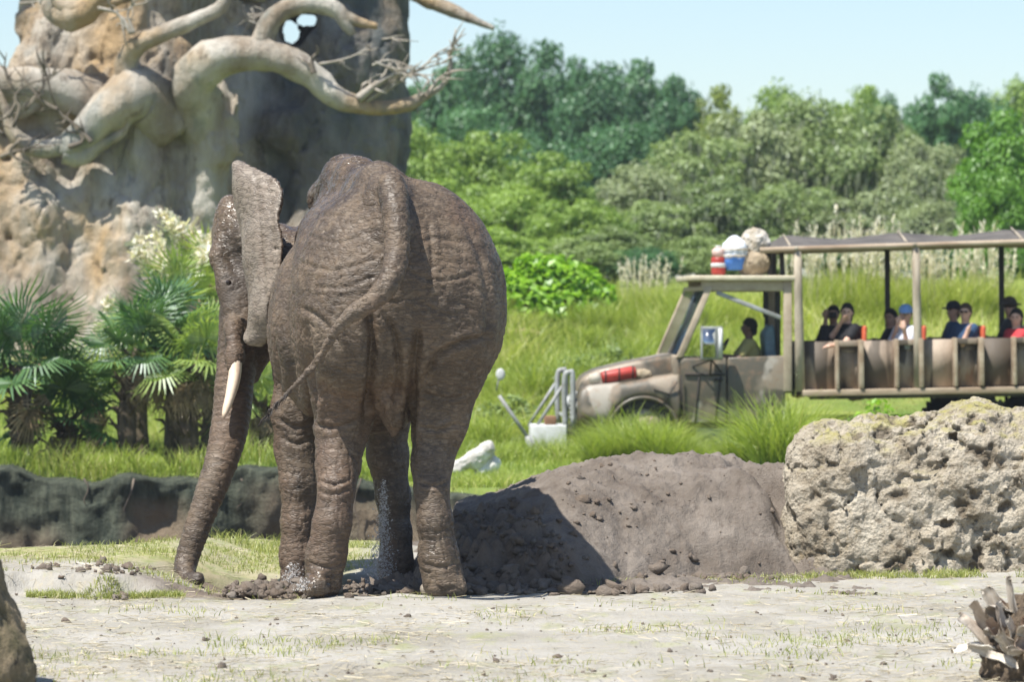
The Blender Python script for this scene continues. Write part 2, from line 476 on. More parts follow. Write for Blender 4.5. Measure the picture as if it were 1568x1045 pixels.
mudc = t.mix(t.ramp(t.noise(6, 5, 0.65, co), [(0.35, 0.0), (0.7, 1.0)]), (0.085, 0.062, 0.045), (0.20, 0.165, 0.135))
grn = t.mix(t.ramp(t.noise(0.7, 5, 0.65, co), [(0.35, 0.0), (0.65, 1.0)]), (0.09, 0.155, 0.028), (0.215, 0.25, 0.06))
grn = t.mix(t.ramp(t.noise(4, 4, 0.6, co), [(0.55, 0.0), (0.75, 0.6)]), grn, (0.28, 0.25, 0.10))
yel = t.mix(t.ramp(t.noise(7, 4, 0.6, co), [(0.4, 0.0), (0.65, 1.0)]), (0.34, 0.31, 0.17), (0.20, 0.24, 0.06))
col = t.mix(t.attr('turf'), sand, yel)
col = t.mix(t.attr('mud'), col, mudc)
col = t.mix(t.attr('grass'), col, grn)
h = t.math('ADD', t.math('MULTIPLY', n2, 0.6), t.math('MULTIPLY', t.noise(45, 4, 0.65, cs), 0.4))
M_ground = t.set(col, 0.92, t.bump(h, 0.7, 0.03), spec=0.2)
ground = obj('ground', mesh('ground', np.stack([gx, gy, gz], 1), [grid_faces(len(xs), len(ys))], M_ground, True,
             {'mud': ('POINT', mud), 'grass': ('POINT', grass), 'turf': ('POINT', turf)}), kind='structure')

# ================================================================== the mud heap beside the elephant
def mound_h(X, Y):
    p = np.stack([X, Y, 0 * X], 1)
    ridge = np.interp(X, [-1.0, -.55, -.45, -.2, .1, .45, .8, 1.2, 1.6, 1.9, 2.15, 2.35, 2.6], [-.2, .2, .46, .53, .67, .80, .865, .875, .865, .83, .80, .64, -.1])
    front = np.interp(X, [-1, .3, .8, 1.4, 2.6], [25.45, 25.5, 26.35, 26.8, 27.1])
    t = np.clip((Y - front) / (28.0 - front), 0, 1)
    z = ridge * (1 - (1 - t) ** 1.75)
    back = np.clip((Y - 28.0) / 2.4, 0, 1); z = z * (1 - back ** 2)
    z = z * (1 + 0.07 * fbm(p * 1.3, 3, 21)) + 0.028 * fbm(p * 3.4, 4, 22)
    clod = smooth(0.95, 0.1, X + 0.55 * (Y - 26.0) + 0.3 * fbm(p * 2.2, 3, 30)) * smooth(25.4, 25.7, Y) * (1 - back)
    d1, d2 = worley(p * 7.5, 23); e1, e2 = worley(p * 17, 24)
    z = z + clod * (0.19 * (0.5 - d1) + 0.08 * (0.45 - e1) + 0.07 * fbm(p * 6, 3, 25))
    z = z + .05 * fbm(p * 2.0, 3, 27) + .03 * (np.abs(fbm(p * (3, 5, 1), 3, 28)) - .2)
    z = z - clod * 0.16 * smooth(0.12, 0.0, np.abs(Y - 26.55 - 0.25 * np.sin(3 * X + 1) - 0.1 * fbm(p * 5, 2, 33))) * smooth(-.5, 0, X)
    loose = 1 - clod
    z = z + loose * (0.05 * np.maximum(0, 0.42 - e1) + 0.034 * fbm(p * 12, 4, 26) + .05 * np.maximum(0, fbm(p * 5, 2, 29) - .25))
    for (ax, ay, bx, by, w, d) in ((1.83, 28.0, 2.2, 27.35, .10, .26), (2.05, 27.35, 2.25, 27.1, .07, .16), (1.05, 27.6, 1.9, 27.9, .08, .05)):
        q = np.clip(((X - ax) * (bx - ax) + (Y - ay) * (by - ay)) / ((bx - ax) ** 2 + (by - ay) ** 2), 0, 1)
        dist = np.hypot(X - ax - q * (bx - ax), Y - ay - q * (by - ay))
        z = z - d * np.exp(-(dist / w) ** 2)
    return z, clod
mx, my = np.arange(-1.0, 2.62, .0165), np.concatenate([np.arange(25.3, 28.2, .017), np.arange(28.2, 30.5, .06)])
MX, MY = [a.ravel() for a in np.meshgrid(mx, my, indexing='ij')]
mz, mclod = mound_h(MX, MY)
mz = np.maximum(mz, -0.3)
t = NT('heaped_mud')
n = t.noise(2.2, 6, 0.65); n2 = t.noise(16, 5, 0.65)
c = t.mix(t.ramp(n, [(0.35, 0.0), (0.65, 1.0)]), (0.125, 0.102, 0.082), (0.225, 0.195, 0.165))
c = t.mix(t.ramp(n2, [(0.55, 0.0), (0.75, 0.75)]), c, (0.085, 0.062, 0.047))
c = t.mix(t.math('MULTIPLY', t.attr('wet'), 0.9), c, t.mix(n2, (0.085, 0.060, 0.042), (0.225, 0.175, 0.135)))
M_mud = t.set(c, 0.85, t.bump(t.noise(38, 5, 0.7), 0.8, 0.03), spec=0.3)
mound = obj('mud_mound', mesh('mud_mound', np.stack([MX, MY, mz], 1), [grid_faces(len(mx), len(my))], M_mud, True, {'wet': ('POINT', mclod)}), kind='structure')

# ================================================================== rocks
t = NT('pitted_limestone')
n = t.noise(3.0, 7, 0.7); pit = t.voro(13, co=t.co((1, 1, 1.2)))
c = t.mix(t.ramp(n, [(0.32, 0.0), (0.5, 0.6), (0.66, 1.0)]), (0.22, 0.18, 0.125), (0.53, 0.48, 0.39))
c = t.mix(t.ramp(t.noise(22, 6, 0.75), [(0.54, 0.0), (0.68, 0.85)]), c, (0.11, 0.085, 0.055))
c = t.mix(t.ramp(t.noise(7, 5, 0.7), [(0.58, 0.0), (0.7, 0.7)]), c, (0.30, 0.235, 0.145))
c = t.mix(t.math('MULTIPLY', t.attr('top'), t.ramp(t.noise(5, 5, 0.7), [(0.42, 0.0), (0.6, 0.9)])), c, (0.36, 0.33, 0.12))
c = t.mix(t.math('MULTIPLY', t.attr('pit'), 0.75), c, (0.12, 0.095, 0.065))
hh = t.math('ADD', t.noise(30, 6, 0.75), t.math('MULTIPLY', t.voro(40), 0.5))
M_lime = t.set(c, 0.93, t.bump(hh, 0.9, 0.035), spec=0.2)
t = NT('mossy_brown_rock')
n = t.noise(4, 6, 0.7)
c = t.mix(t.ramp(n, [(0.35, 0.0), (0.65, 1.0)]), (0.095, 0.085, 0.045), (0.30, 0.235, 0.15))
c = t.mix(t.ramp(t.noise(9, 5, 0.7), [(0.55, 0.0), (0.68, 0.8)]), c, (0.05, 0.04, 0.028))
M_brownrock = t.set(c, 0.9, t.bump(t.noise(20, 6, 0.7), 0.9, 0.04), spec=0.25)
t = NT('white_stone'); n = t.noise(5, 5, 0.65)
M_white = t.set(t.mix(t.ramp(n, [(0.4, 0), (0.65, 1)]), (0.42, 0.40, 0.37), (0.78, 0.77, 0.74)), 0.9, t.bump(t.noise(18, 5), 0.6, 0.03))
M_tanstone = plain('tan_stone', (0.42, 0.29, 0.19), (0.28, 0.2, 0.13), 5, 0.9, 0.5, 0.03)

def rock(name, eggs, h, mat, loc, pits, seed, label, levels=0, amp=1.0, k=0.25, **kw):
    eggs = [(np.array(e[0], float), np.array(e[1], float)) + tuple(e[2:]) for e in eggs]       # (centre, radii) or (end, end, radius)
    pts = [q for e in eggs for q in ((e[0] - e[1], e[0] + e[1]) if len(e) == 2 else (e[0] - e[2], e[0] + e[2], e[1] - e[2], e[1] + e[2]))]
    S = Solid(np.min(pts, 0) - 0.25, np.max(pts, 0) + 0.25, h)
    for e in eggs:
        if len(e) == 2: S.egg(e[0], e[1], k=k)
        else: S.cone(e[0], e[1], e[2], None, k)
    P = S.points(); near = np.abs(S.F.ravel()) < 0.35
    q = P[near]; d = np.zeros(len(P)); dd = 0.10 * fbm(q * 1.7, 4, seed) + 0.05 * fbm(q * 5, 3, seed + 5)
    if pits:
        front = smooth(0.15, -0.25, fbm(q * 1.1, 2, seed + 40)) * smooth(-.8, -.1, q[:, 0]) * smooth(1.25, .95, q[:, 2])
        a1, a2 = worley(q * 5.5, seed + 1); b1, b2 = worley(q * 12, seed + 2)
        dd = dd + front * (0.10 * (a1 - 0.5)) + (0.03 + 0.05 * front) * (b1 - 0.45)
        dd = dd + 0.16 * front * np.maximum(0, fbm(q * 3.1, 3, seed + 3) - 0.10) + .05 * smooth(.10, 0, np.abs(fbm(q * (2.2, 2.2, 3), 3, seed + 4)))
    d[near] = dd * amp; S.F += d.reshape(S.F.shape).astype(np.float32)
    V, Q = S.surface(1)
    for _ in range(levels): V, Q = split(V, Q)
    N = normals(V, Q)
    dv = 0.02 * amp * fbm(V * 14, 4, seed + 7)
    pv = np.zeros(len(V))
    if pits:
        w1, w2 = worley(V * 24, seed + 9); dv = dv - 0.035 * np.clip(0.42 - w1, 0, 1) * smooth(-0.1, 0.3, fbm(V * 3, 3, seed + 8))
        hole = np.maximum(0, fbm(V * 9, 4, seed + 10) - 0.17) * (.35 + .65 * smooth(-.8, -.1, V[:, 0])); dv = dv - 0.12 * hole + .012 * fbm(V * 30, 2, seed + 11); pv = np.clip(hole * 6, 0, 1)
    V = V + N * dv[:, None]
    top = smooth(0.55, 0.9, N[:, 2]) * smooth(0.6, 1.1, V[:, 2] / max(V[:, 2].max(), 0.1) + 0.2)
    return obj(name, mesh(name, V, [Q], mat, True, {'top': ('POINT', top), 'pit': ('POINT', pv)}), None, loc, label=label, **kw)
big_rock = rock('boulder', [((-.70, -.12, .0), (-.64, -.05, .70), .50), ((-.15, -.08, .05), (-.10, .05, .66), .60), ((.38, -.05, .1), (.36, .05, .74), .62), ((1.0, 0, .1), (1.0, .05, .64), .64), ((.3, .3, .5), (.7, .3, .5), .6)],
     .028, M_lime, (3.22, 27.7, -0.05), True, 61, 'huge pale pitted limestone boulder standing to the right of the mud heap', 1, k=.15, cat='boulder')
rock('rock', [((0, 0, .32), (.82, .7, .95)), ((.1, -.1, .0), (.72, .6, .5)), ((-.4, .2, .5), (.6, .6, .6))], .035, M_brownrock, (-3.44, 18.75, -0.03), False, 73,
     'brown mossy rock cut off by the lower left edge, nearest the viewer', 1, cat='rock')
rock('rock.001', [((-.24, 0, .0), (.02, .02, .14), .09), ((.02, .02, .12), (.20, .02, .27), .10), ((.1, .1, .0), (.25, .1, .1), .1)], .02, M_white, tuple(U(722, 722, 43.5)), False, 77,
     'small white angular stone lying in the grass between elephant and truck', 1, 1.0, 0.03, cat='rock')
rock('rock.002', [((0, 0, .05), (.35, .25, .1))], .03, M_tanstone, tuple(U(797, 516, 58.5)), False, 79, 'flat tan stone lying on the slope below the round bright bush', 0, 0.4, 0.05, cat='rock')

# ================================================================== the bank of the moat
t = NT('dark_bank')
n = t.noise(1.6, 6, 0.7); ns = t.noise(5, 5, 0.65, t.co((2.5, 1, 0.5)))
c = t.mix(t.ramp(ns, [(0.35, 0.0), (0.68, 1.0)]), (0.022, 0.030, 0.023), (0.095, 0.105, 0.075))  # mottled dark green-grey tone over the whole bank
c = t.mix(t.math('MULTIPLY', t.attr('brown'), t.ramp(n, [(0.3, 0.5), (0.6, 1.0)])), c, (0.19, 0.145, 0.10))
M_bank = t.set(c, 0.9, t.bump(t.noise(12, 6, 0.7), 0.9, 0.06), spec=0.25)
wx, wz = np.arange(-9.5, 3.0, .05), np.linspace(-1.85, 0.16, 56)
WX, WZ = [a.ravel() for a in np.meshgrid(wx, wz, indexing='ij')]
wp = np.stack([WX, 0 * WX, WZ], 1)
hfr = (WZ + 1.85) / 2.0
WY = far_bank(WX) - 0.42 - 0.35 * (1 - hfr) + 0.34 * fbm(wp * (1.3, 1, .8), 4, 51) + 0.13 * fbm(wp * (4, 1, 3), 4, 52)
d1, d2 = worley(wp * 2.6, 53); WY += 0.16 * d1 * smooth(1, .6, hfr)
lip = WZ > 0.13; WZ = np.where(lip, WZ, WZ + smooth(.7, 1, hfr) * .10 * fbm(wp * 2.3, 3, 58) - .05 * smooth(.8, 1, hfr))
WY = np.where(lip, far_bank(WX) + 0.35, WY); WZ2 = np.where(lip, 0.11, WZ + 0.05 * fbm(wp * 2, 2, 54))
brown = np.clip(1.3 * smooth(-5.0, -5.6, WX) * smooth(.75, .45, hfr) + 1.2 * smooth(-4.6, -4.3, WX) * smooth(-3.6, -3.9, WX) * smooth(.9, .75, hfr) * 0.8 + smooth(-3.3, -2.6, WX) * 0.8 * smooth(1, .8, hfr), 0, 1)
bank = obj('earth_bank', mesh('earth_bank', np.stack([WX, WY, WZ2 - .15 * smooth(-2.6, -.9, WX) + smooth(.6, 1, hfr) * smooth(-.6, -1.6, WX) * (.06 * np.sin(WX * 1.7) + .045 * np.sin(WX * 4.1 + 1) + .03 * np.sin(WX * 9.3))], 1), [grid_faces(len(wx), len(wz))], M_bank, True, {'brown': ('POINT', brown)}), kind='structure')
M_root = plain('pale_root', (0.17, 0.14, 0.11), (0.08, 0.065, 0.05), 9, 0.9, 0.4)
for i in range(9):
    x = rng.uniform(-8, -1.0); b = MB(); n = 7
    L = rng.uniform(.35, 1.2); P = np.stack([x + np.cumsum(rng.normal(0, .05, n)), np.full(n, far_bank(x) - .52) + rng.normal(0, .03, n), np.linspace(.08, .08 - L, n)], 1)
    b.tube(P, np.linspace(.016, .004, n) * rng.uniform(.5, 1.1), 5); b.build('root', M_root, bank)

# ================================================================== loose things on the ground: straw, clods, grass
def blades(P, H, W, lean, rngx, segs=3, tip=None):
    """curved grass blades rooted at P; returns V, quads, tint per face"""
    n = len(P); az = rngx.uniform(0, 2 * math.pi, n); d = np.stack([np.cos(az), np.sin(az), 0 * az], 1)
    fa = rngx.uniform(0, 2 * math.pi, n); side = np.stack([np.cos(fa), np.sin(fa), 0 * fa], 1)
    H = np.broadcast_to(H, (n,)); W = np.broadcast_to(W, (n,)); lean = np.broadcast_to(lean, (n,))
    V = np.zeros((n, (segs + 1) * 2, 3))
    for s in range(segs + 1):
        f = s / segs; c = P + d * (lean * H * f ** 2)[:, None]; c[:, 2] += H * (f - 0.35 * lean * f ** 2)
        w = (W * (1 - f) ** 0.7 * 0.5 + 0.0008)[:, None]
        V[:, 2 * s] = c - side * w; V[:, 2 * s + 1] = c + side * w
    base = np.arange(n)[:, None] * (segs + 1) * 2
    Q = np.concatenate([base + np.array([2 * s, 2 * s + 1, 2 * s + 3, 2 * s + 2]) for s in range(segs)])
    return V.reshape(-1, 3), Q
M_grass = leafy('lush_grass', (0.12, 0.20, 0.025), (0.40, 0.48, 0.09), 0.4, (0.50, 0.47, 0.2))
M_turf = leafy('short_turf', (0.14, 0.19, 0.035), (0.38, 0.40, 0.12), 0.3, (0.55, 0.5, 0.26))
M_straw = leafy('dry_straw', (0.22, 0.18, 0.11), (0.55, 0.49, 0.36), 0.1)
def stuff(name, V, Q, mat, tint):
    return obj(name, mesh(name, V, [Q], mat, False, {'tint': ('FACE', tint)}), kind='stuff')
# straw and hay litter
n = 30000
sy = 18.6 + (31 - 18.6) * rng.random(n) ** 1.5; sx = rng.uniform(-3.9, 4.3, n) * sy / 25
keep = (fbm(np.stack([sx * 1.2, sy * .9, 0 * sx], 1), 3, 66) + rng.uniform(-.55, .45, n)) > -0.12
keep &= ground_h(sx, sy) > -0.09
keep &= (mound_h(sx, sy)[0] < 0.0) | (sx < -.55) | (sy < 25.4)
sx, sy = sx[keep], sy[keep]; n = len(sx)
sz = ground_h(sx, sy, True) + rng.uniform(.004, .016, n)
L = rng.uniform(.03, .13, n); a = rng.uniform(0, math.pi, n); w = rng.uniform(.0008, .0019, n) * (1 + .6 * (rng.random(n) < .12)); tl = rng.normal(0, .09, n)
d = np.stack([np.cos(a), np.sin(a), tl], 1) * L[:, None] / 2; s = np.stack([-np.sin(a), np.cos(a), rng.normal(0, .5, n)], 1) * w[:, None]
c = np.stack([sx, sy, sz + .5 * np.abs(tl) * L], 1)
V = np.stack([c - d - s, c + d - s, c + d + s, c - d + s], 1).reshape(-1, 3)
stuff('straw_litter', V, np.arange(4 * n).reshape(-1, 4), M_straw, rng.random(n))
# clods and droppings
ico = MB().ball((0, 0, 0), 1, 7, 5); IV = np.concatenate(ico.v); IF = {k: np.concatenate(v) for k, v in ico.f.items()}
def lumps(name, P, r, mat, seed):
    rg = np.random.default_rng(seed); n = len(P)
    s = rg.uniform(.6, 1.3, (n, 1, 3)) * np.asarray(r)[:, None, None] * (1, 1, .8)
    V = IV[None] * (1 + .3 * rg.normal(0, 1, (n, len(IV), 1))) * s + P[:, None]
    o = (np.arange(n) * len(IV))[:, None, None]
    return obj(name, mesh(name, V.reshape(-1, 3), [(f[None] + o).reshape(-1, f.shape[1]) for f in IF.values()], mat, False, {'wet': ('POINT', np.repeat(rg.random(n), len(IV)))}), kind='stuff')
px = np.concatenate([rng.normal(-1.9, .65, 520), rng.normal(-.2, .7, 300), rng.uniform(.2, 2.1, 60)]); py = np.concatenate([rng.normal(25.6, .36, 520), rng.normal(25.45, .13, 300), rng.uniform(26.2, 26.9, 60)])
k = (np.abs(px + 2.36) > .30) | (py > 27); px, py = px[k], py[k]
pz = np.maximum(ground_h(px, py, True), mound_h(px, py)[0] * (px > -.6))
lumps('mud_clods', np.stack([px, py, pz + .008], 1), rng.gamma(2.0, .0075, len(px)) * (1 + .6 * (px > -1)) + .005, M_mud, 5)
n = 420; py = 18.8 + 7 * rng.random(n) ** 1.4; px = rng.uniform(-3.4, 3.6, n) * py / 25
lumps('ground_crumbs', np.stack([px, py, ground_h(px, py, True) + .002], 1), rng.gamma(1.4, .0035, n) + .002, M_mud, 6)
mq = np.random.default_rng(8); px = mq.uniform(-.5, 1.1, 620); py = mq.uniform(25.5, 27.6, 620); hz_, cl_ = mound_h(px, py); k = cl_ > .35; px, py, hz_ = px[k], py[k], hz_[k]
lumps('heap_clods', np.stack([px, py, hz_ + .004], 1), mq.gamma(2.0, .008, len(px)) + .008, M_mud, 9)
px = mq.uniform(.3, 2.2, 110); py = mq.uniform(26.6, 28.2, 110); hz_ = mound_h(px, py)[0]; k = hz_ > .02
lumps('heap_crumbs', np.stack([px, py, hz_], 1)[k], mq.gamma(1.4, .005, k.sum()) + .005, M_mud, 10)
# thin turf on the near side
def scatter(n, x0, x1, y0, y1, cut, fr, seed):
    rg = np.random.default_rng(seed); x = rg.uniform(x0, x1, n); y = rg.uniform(y0, y1, n)
    k = fbm(np.stack([x * fr, y * fr, 0 * x], 1), 3, seed) + rg.uniform(-.25, .25, n) > cut
    return x[k], y[k]
rows = []
for a in ((26000, -5.5, -1.1, 25.2, 31.3, 0.0, 1.6), (22000, -4.2, 4.4, 18.9, 25.3, 0.26, 1.3), (2600, -3.4, -2.3, 24.75, 24.98, -.2, 3.0), (5200, 2.2, 4.8, 26.45, 27.0, -.05, 3.0), (2500, .4, 2.2, 25.9, 26.7, .1, 2.4)):
    rows.append(scatter(*a, 90 + len(rows)))
sx = np.concatenate([r[0] for r in rows]); sy = np.concatenate([r[1] for r in rows])
ok = (sy < moat_rim(sx) + .25) & (wallow(sx, sy) < .25); sx, sy = sx[ok], sy[ok]
P = np.stack([sx, sy, ground_h(sx, sy, True) - .005], 1)
V, Q = blades(P, rng.uniform(.02, .075, len(P)) * (1 + .8 * (sy > 29.5) * (sx < -1.5)), .005, rng.uniform(.2, 1.0, len(P)), rng, 2)
stuff('thin_turf', V, Q, M_turf, np.tile(np.clip(rng.normal(.5, .25, len(P)), 0, 1), 2))
# ================================================================== the elephant
EX, EY, EYAW = -0.80, 25.0, R(10)
e_f = np.array([-math.sin(EYAW), math.cos(EYAW), 0.0]); e_l = np.array([-math.cos(EYAW), -math.sin(EYAW), 0.0])
E0 = np.array([EX, EY, 0.0])
def E(x, y, z): return E0 + x * e_f + y * e_l + np.array([0, 0, z])
S = Solid((-3.0, 24.0, -0.35), (0.35, 28.9, 3.42), 0.024)
def egg(x, y, z, rx, ry, rz, k=0.15, rot=0.0): S.egg(E(x, y, z), (ry, rx, rz), (0, 0, EYAW + rot), k)
# trunk of the body
egg(.12, .0, 2.22, .66, .66, .72, .2)
egg(.30, -.09, 2.16, .66, .68, .76, .2)
egg(1.1, .02, 2.06, 1.05, .72, .88, .25)
egg(1.15, .12, 1.80, .85, .64, .66, .2)
egg(1.72, .0, 2.18, .66, .55, .90, .2)
sp = [(-.42, .09, 2.62, .085), (-.2, .11, 2.84, .09), (.12, .12, 2.94, .10), (.5, .10, 2.93, .11), (1.0, .08, 2.93, .12), (1.5, .10, 3.02, .12), (1.85, .14, 3.04, .13), (2.2, .25, 2.88, .15)]
S.chain([E(*p[:3]) for p in sp], [p[3] for p in sp], .16)
# haunches
egg(-.02, -.335, 2.02, .46, .40, .56, .2); egg(.0, .34, 1.98, .46, .36, .56, .2)
# legs: (pixel x, pixel y, distance, radius)
def limb(P, k=0.1):
    S.chain([U(p[0], p[1], p[2]) for p in P], [p[3] for p in P], k)
limb([(526, 450, 25.2, .36), (530, 520, 25.15, .315), (531, 600, 25.2, .245), (524, 660, 25.25, .185), (518, 710, 25.15, .15), (515, 752, 25.02, .118), (508, 800, 24.98, .122), (500, 850, 25.0, .132), (495, 893, 25.02, .140)])
limb([(690, 440, 25.15, .36), (686, 520, 25.1, .315), (679, 580, 25.12, .25), (675, 640, 25.15, .195), (668, 670, 25.18, .168), (661, 712, 25.1, .138), (661, 752, 24.98, .115), (666, 800, 24.94, .118), (672, 850, 24.96, .128), (677, 893, 24.98, .138)])
S.cone(U(686, 893, 24.93), U(700, 902, 24.9), .11, .075, .10)
S.cone(U(486, 899, 24.86), U(480, 902, 24.84), .10, .08, .05)
limb([(478, 450, 26.85, .27), (466, 560, 26.85, .21), (456, 630, 26.85, .175), (456, 690, 26.85, .155), (460, 740, 26.8, .138), (459, 800, 26.8, .122), (456, 850, 26.8, .128), (456, 892, 26.8, .145)])
limb([(590, 560, 27.0, .30), (592, 640, 27.05, .17), (594, 700, 27.05, .148), (602, 760, 27.0, .115), (606, 820, 27.0, .105), (606, 860, 27.0, .118), (604, 890, 27.0, .135)])
# loose skin of the groin
S.chain([U(584, 480, 25.0), U(590, 550, 25.0), U(597, 605, 25.05), U(600, 640, 25.08), U(602, 668, 25.1)], [.16, .15, .12, .075, .03], .05)
S.chain([U(574, 500, 24.85), U(582, 560, 24.86), U(593, 615, 24.92), U(599, 655, 25.0)], [.05, .045, .04, .02], .03)
S.chain([U(600, 440, 24.62), U(608, 500, 24.75), U(612, 560, 24.95)], [.12, .09, .05], .10)
# tail: hangs from the croup and is thrown to the left across the thigh
tail = spline([U(600, 285, 24.62), U(607, 330, 24.42), U(608, 385, 24.30), U(600, 425, 24.16), U(575, 458, 24.12), U(540, 480, 24.12), U(514, 506, 24.14), (U(495, 540, 24.2)), U(462, 580, 24.24), U(430, 612, 24.24), U(411, 635, 24.24)], 22)
tr = np.interp(np.linspace(0, 1, 22), [0, .2, .35, .5, .62, .8, 1], [.105, .088, .072, .054, .038, .026, .016])
S.chain(tail, tr, .018)
# neck and head, turned to the left
S.chain([E(1.9, .08, 2.35), E(2.3, .22, 2.32), U(402, 395, 27.55)], [.48, .36, .25], .14)
S.egg(U(374, 362, 27.5), (.225, .32, .28), (0, 0, R(35)), .12)
S.egg(U(352, 326, 27.5), (.10, .16, .15), None, .1)                   # bulge of the brow
S.chain([U(352, 350, 27.45), U(336, 394, 27.35), U(350, 440, 27.3), U(360, 470, 27.25)], [.12, .075, .09, .10], .06)
S.chain([U(386, 430, 27.45), U(374, 500, 27.3), U(366, 545, 27.2)], [.21, .165, .13], .10)
S.chain([U(404, 460, 27.45), U(394, 525, 27.35), U(384, 575, 27.3)], [.17, .13, .07], .10)   # jaw
S.chain([U(356, 500, 27.08), U(360, 545, 27.0), U(357, 562, 26.97)], [.075, .07, .058], .05)      # socket of the tusk
S.egg(U(352, 432, 27.06), (.07, .06, .05), None, .05, True)           # hollow round the eye
S.egg(U(366, 345, 27.1), (.05, .07, .12), None, .05, True)            # temple hollow
tk = spline([U(*p[:3]) for p in [(365, 470, 27.3), (362, 530, 27.25), (358, 590, 27.15), (353, 645, 27.05), (341, 700, 26.92), (320, 760, 26.82), (300, 815, 26.74), (286, 858, 26.7), (283, 878, 26.62), (292, 892, 26.5), (306, 886, 26.42)]], 34)
kr = np.interp(np.linspace(0, 10, 34), [0, 1, 2, 3, 4, 5, 6, 7, 8, 9, 10], [.125, .132, .136, .135, .120, .103, .088, .073, .062, .052, .04])
S.chain(tk, kr, .05)
# ears: thick skin sheets laid back along the neck
ear_s = []
def ear(front, back, bulge, r, nu=20, nv=46):
    a, b = spline(front, nv), spline(back, nv)
    for i in range(nv):
        for j in range(nu):
            f = j / (nu - 1); p = a[i] * (1 - f) + b[i] * f + np.asarray(bulge) * math.sin(math.pi * f) + (.008 + .022 * f * f) * math.sin(i * .42 + f * 4) * np.array([1, -.5, 0]) + .05 * f ** 4 * np.array([-1, 0, 0])
            rr = r * (1.15 - 0.4 * f)
            if i == 0 or j == nu - 1: rr *= 1.2
            if i % 5 == 2 and j % 5 == 2: ear_s.append(p)
            if j and i:
                S.egg(p, (rr, rr * 1.3, rr * 1.3), None, .012)
ear([U(379, 251, 27.20), U(364, 288, 27.24), U(371, 345, 27.2), U(380, 400, 27.15), U(394, 455, 27.1), U(404, 500, 27.05), U(388, 514, 26.98)],
    [U(383, 249, 27.1), U(418, 270, 26.8), U(440, 308, 26.6), U(439, 350, 26.52), U(432, 415, 26.5), U(424, 475, 26.52), U(420, 505, 26.62), U(414, 526, 26.75)], (-.11, -.07, .0), .028)
ear([E(2.9, .1, 2.9), E(2.85, -.1, 2.6), E(2.7, -.2, 2.2), E(2.6, -.2, 1.8)], [E(2.45, -.55, 2.75), E(2.2, -.75, 2.5), E(2.2, -.75, 2.1), E(2.4, -.6, 1.75)], (.05, 0, 0), .035)
# flat soles, the ground under each foot
P = S.points().reshape(*S.n, 3)
sole = np.where(P[..., 1] > 26.0, -0.16, -0.012)
S.F = np.maximum(S.F, (sole - P[..., 2]).astype(np.float32)); del P
V, Q = S.surface(2); V, Q = split(V, Q)
N = normals(V, Q)
# creases and folds of the skin
rel = (V - E0); lx = rel @ e_f; ly = rel @ e_l; lz = V[:, 2]
leg = smooth(1.35, 0.9, lz)
hl = fbm(V * (2.2, 2.2, 1.8), 3, 101) * 0.018
crease = np.abs(fbm(np.stack([V[:, 0] * 7, V[:, 1] * 7, lz * 17], 1) + 0.6 * fbm(V * 5, 2, 104)[:, None], 3, 102))
hl -= 0.004 * smooth(.08, 0.0, crease)
diag = np.abs(fbm(np.stack([(lz + lx * .7) * 13, (lz - lx) * 5, ly * 6], 1), 3, 103)); hl -= 0.005 * smooth(.09, 0.0, diag) * (1 - leg)
wv = V + 0.10 * np.stack([fbm(V * 2.3, 2, 120), fbm(V * 2.3, 2, 121), fbm(V * 2.3, 2, 122)], 1); la = (wv - E0) @ e_f; lb = (wv - E0) @ e_l; lc = wv[:, 2]
fold = np.abs(fbm(np.stack([la * 3.2, lb * 3.2, lc * 9], 1), 2, 140)); hl -= .007 * smooth(.06, 0, fold)
fold = np.abs(fbm(np.stack([(la + lc) * 8, lb * 5, (lc - la) * 2.4], 1), 2, 141)); hl -= .005 * smooth(.06, 0, fold) * (1 - leg)
fold = np.abs(fbm(np.stack([(la - lc) * 8, (lb + lc) * 6, (lc + la) * 2.2], 1), 2, 142)); hl -= .0045 * smooth(.05, 0, fold) * (1 - .6 * leg)
fold = np.abs(fbm(np.stack([la * 5, lb * 5, lc * 20], 1), 2, 143)); hl -= .003 * smooth(.12, 0, fold)
for (ka, kb, kc, amp, sd, msk) in ((5, 5, 16, .0012, 130, 1.0),):
    w1, w2 = worley(np.stack([(la + .6 * lc) * ka if sd != 131 else la * ka * 2, lb * kb, (lc - .5 * la) * kc if sd != 131 else lc * kc * .6], 1), sd); hl += amp * (smooth(0, .22, w2 - w1) - .8) * msk
bag = np.abs(fbm(np.stack([V[:, 0] * 12, V[:, 1] * 12, lz * 4.5], 1), 2, 107)); hl -= 0.007 * smooth(.10, 0, bag) * leg
# rings of the trunk
dt = np.full(len(V), 9.0); st = np.zeros(len(V)); acc = 0
for i in range(len(tk) - 1):
    d = tk[i + 1] - tk[i]; Ls = np.linalg.norm(d); q = np.clip(((V - tk[i]) @ d) / Ls ** 2, 0, 1)
    dd = np.linalg.norm(V - tk[i] - q[:, None] * d, axis=1) - kr[i]
    k = dd < dt; dt[k] = dd[k]; st[k] = acc + q[k] * Ls; acc += Ls
ontrunk = smooth(.06, .02, dt) * smooth(.15, .35, st)
hl = hl * (1 - .6 * ontrunk) + ontrunk * 0.003 * np.sin(st * 2 * math.pi / .055 + 2.5 * fbm(V * 9, 2, 106))
vpx, vpy = 784 + F_PX * V[:, 0] / V[:, 1], 480 - F_PX * (V[:, 2] - CAM_Z) / V[:, 1]          # where each point of the skin shows, to lay the folds
facing = smooth(.15, -.15, N[:, 1])
tdist = np.full(len(V), 9.0)
for i in range(21):
    d_ = tail[i + 1] - tail[i]; q_ = np.clip(((V - tail[i]) @ d_) / (d_ @ d_), 0, 1); tdist = np.minimum(tdist, np.linalg.norm(V - tail[i] - q_[:, None] * d_, axis=1) - tr[i])
facing = facing * smooth(.015, .05, tdist)
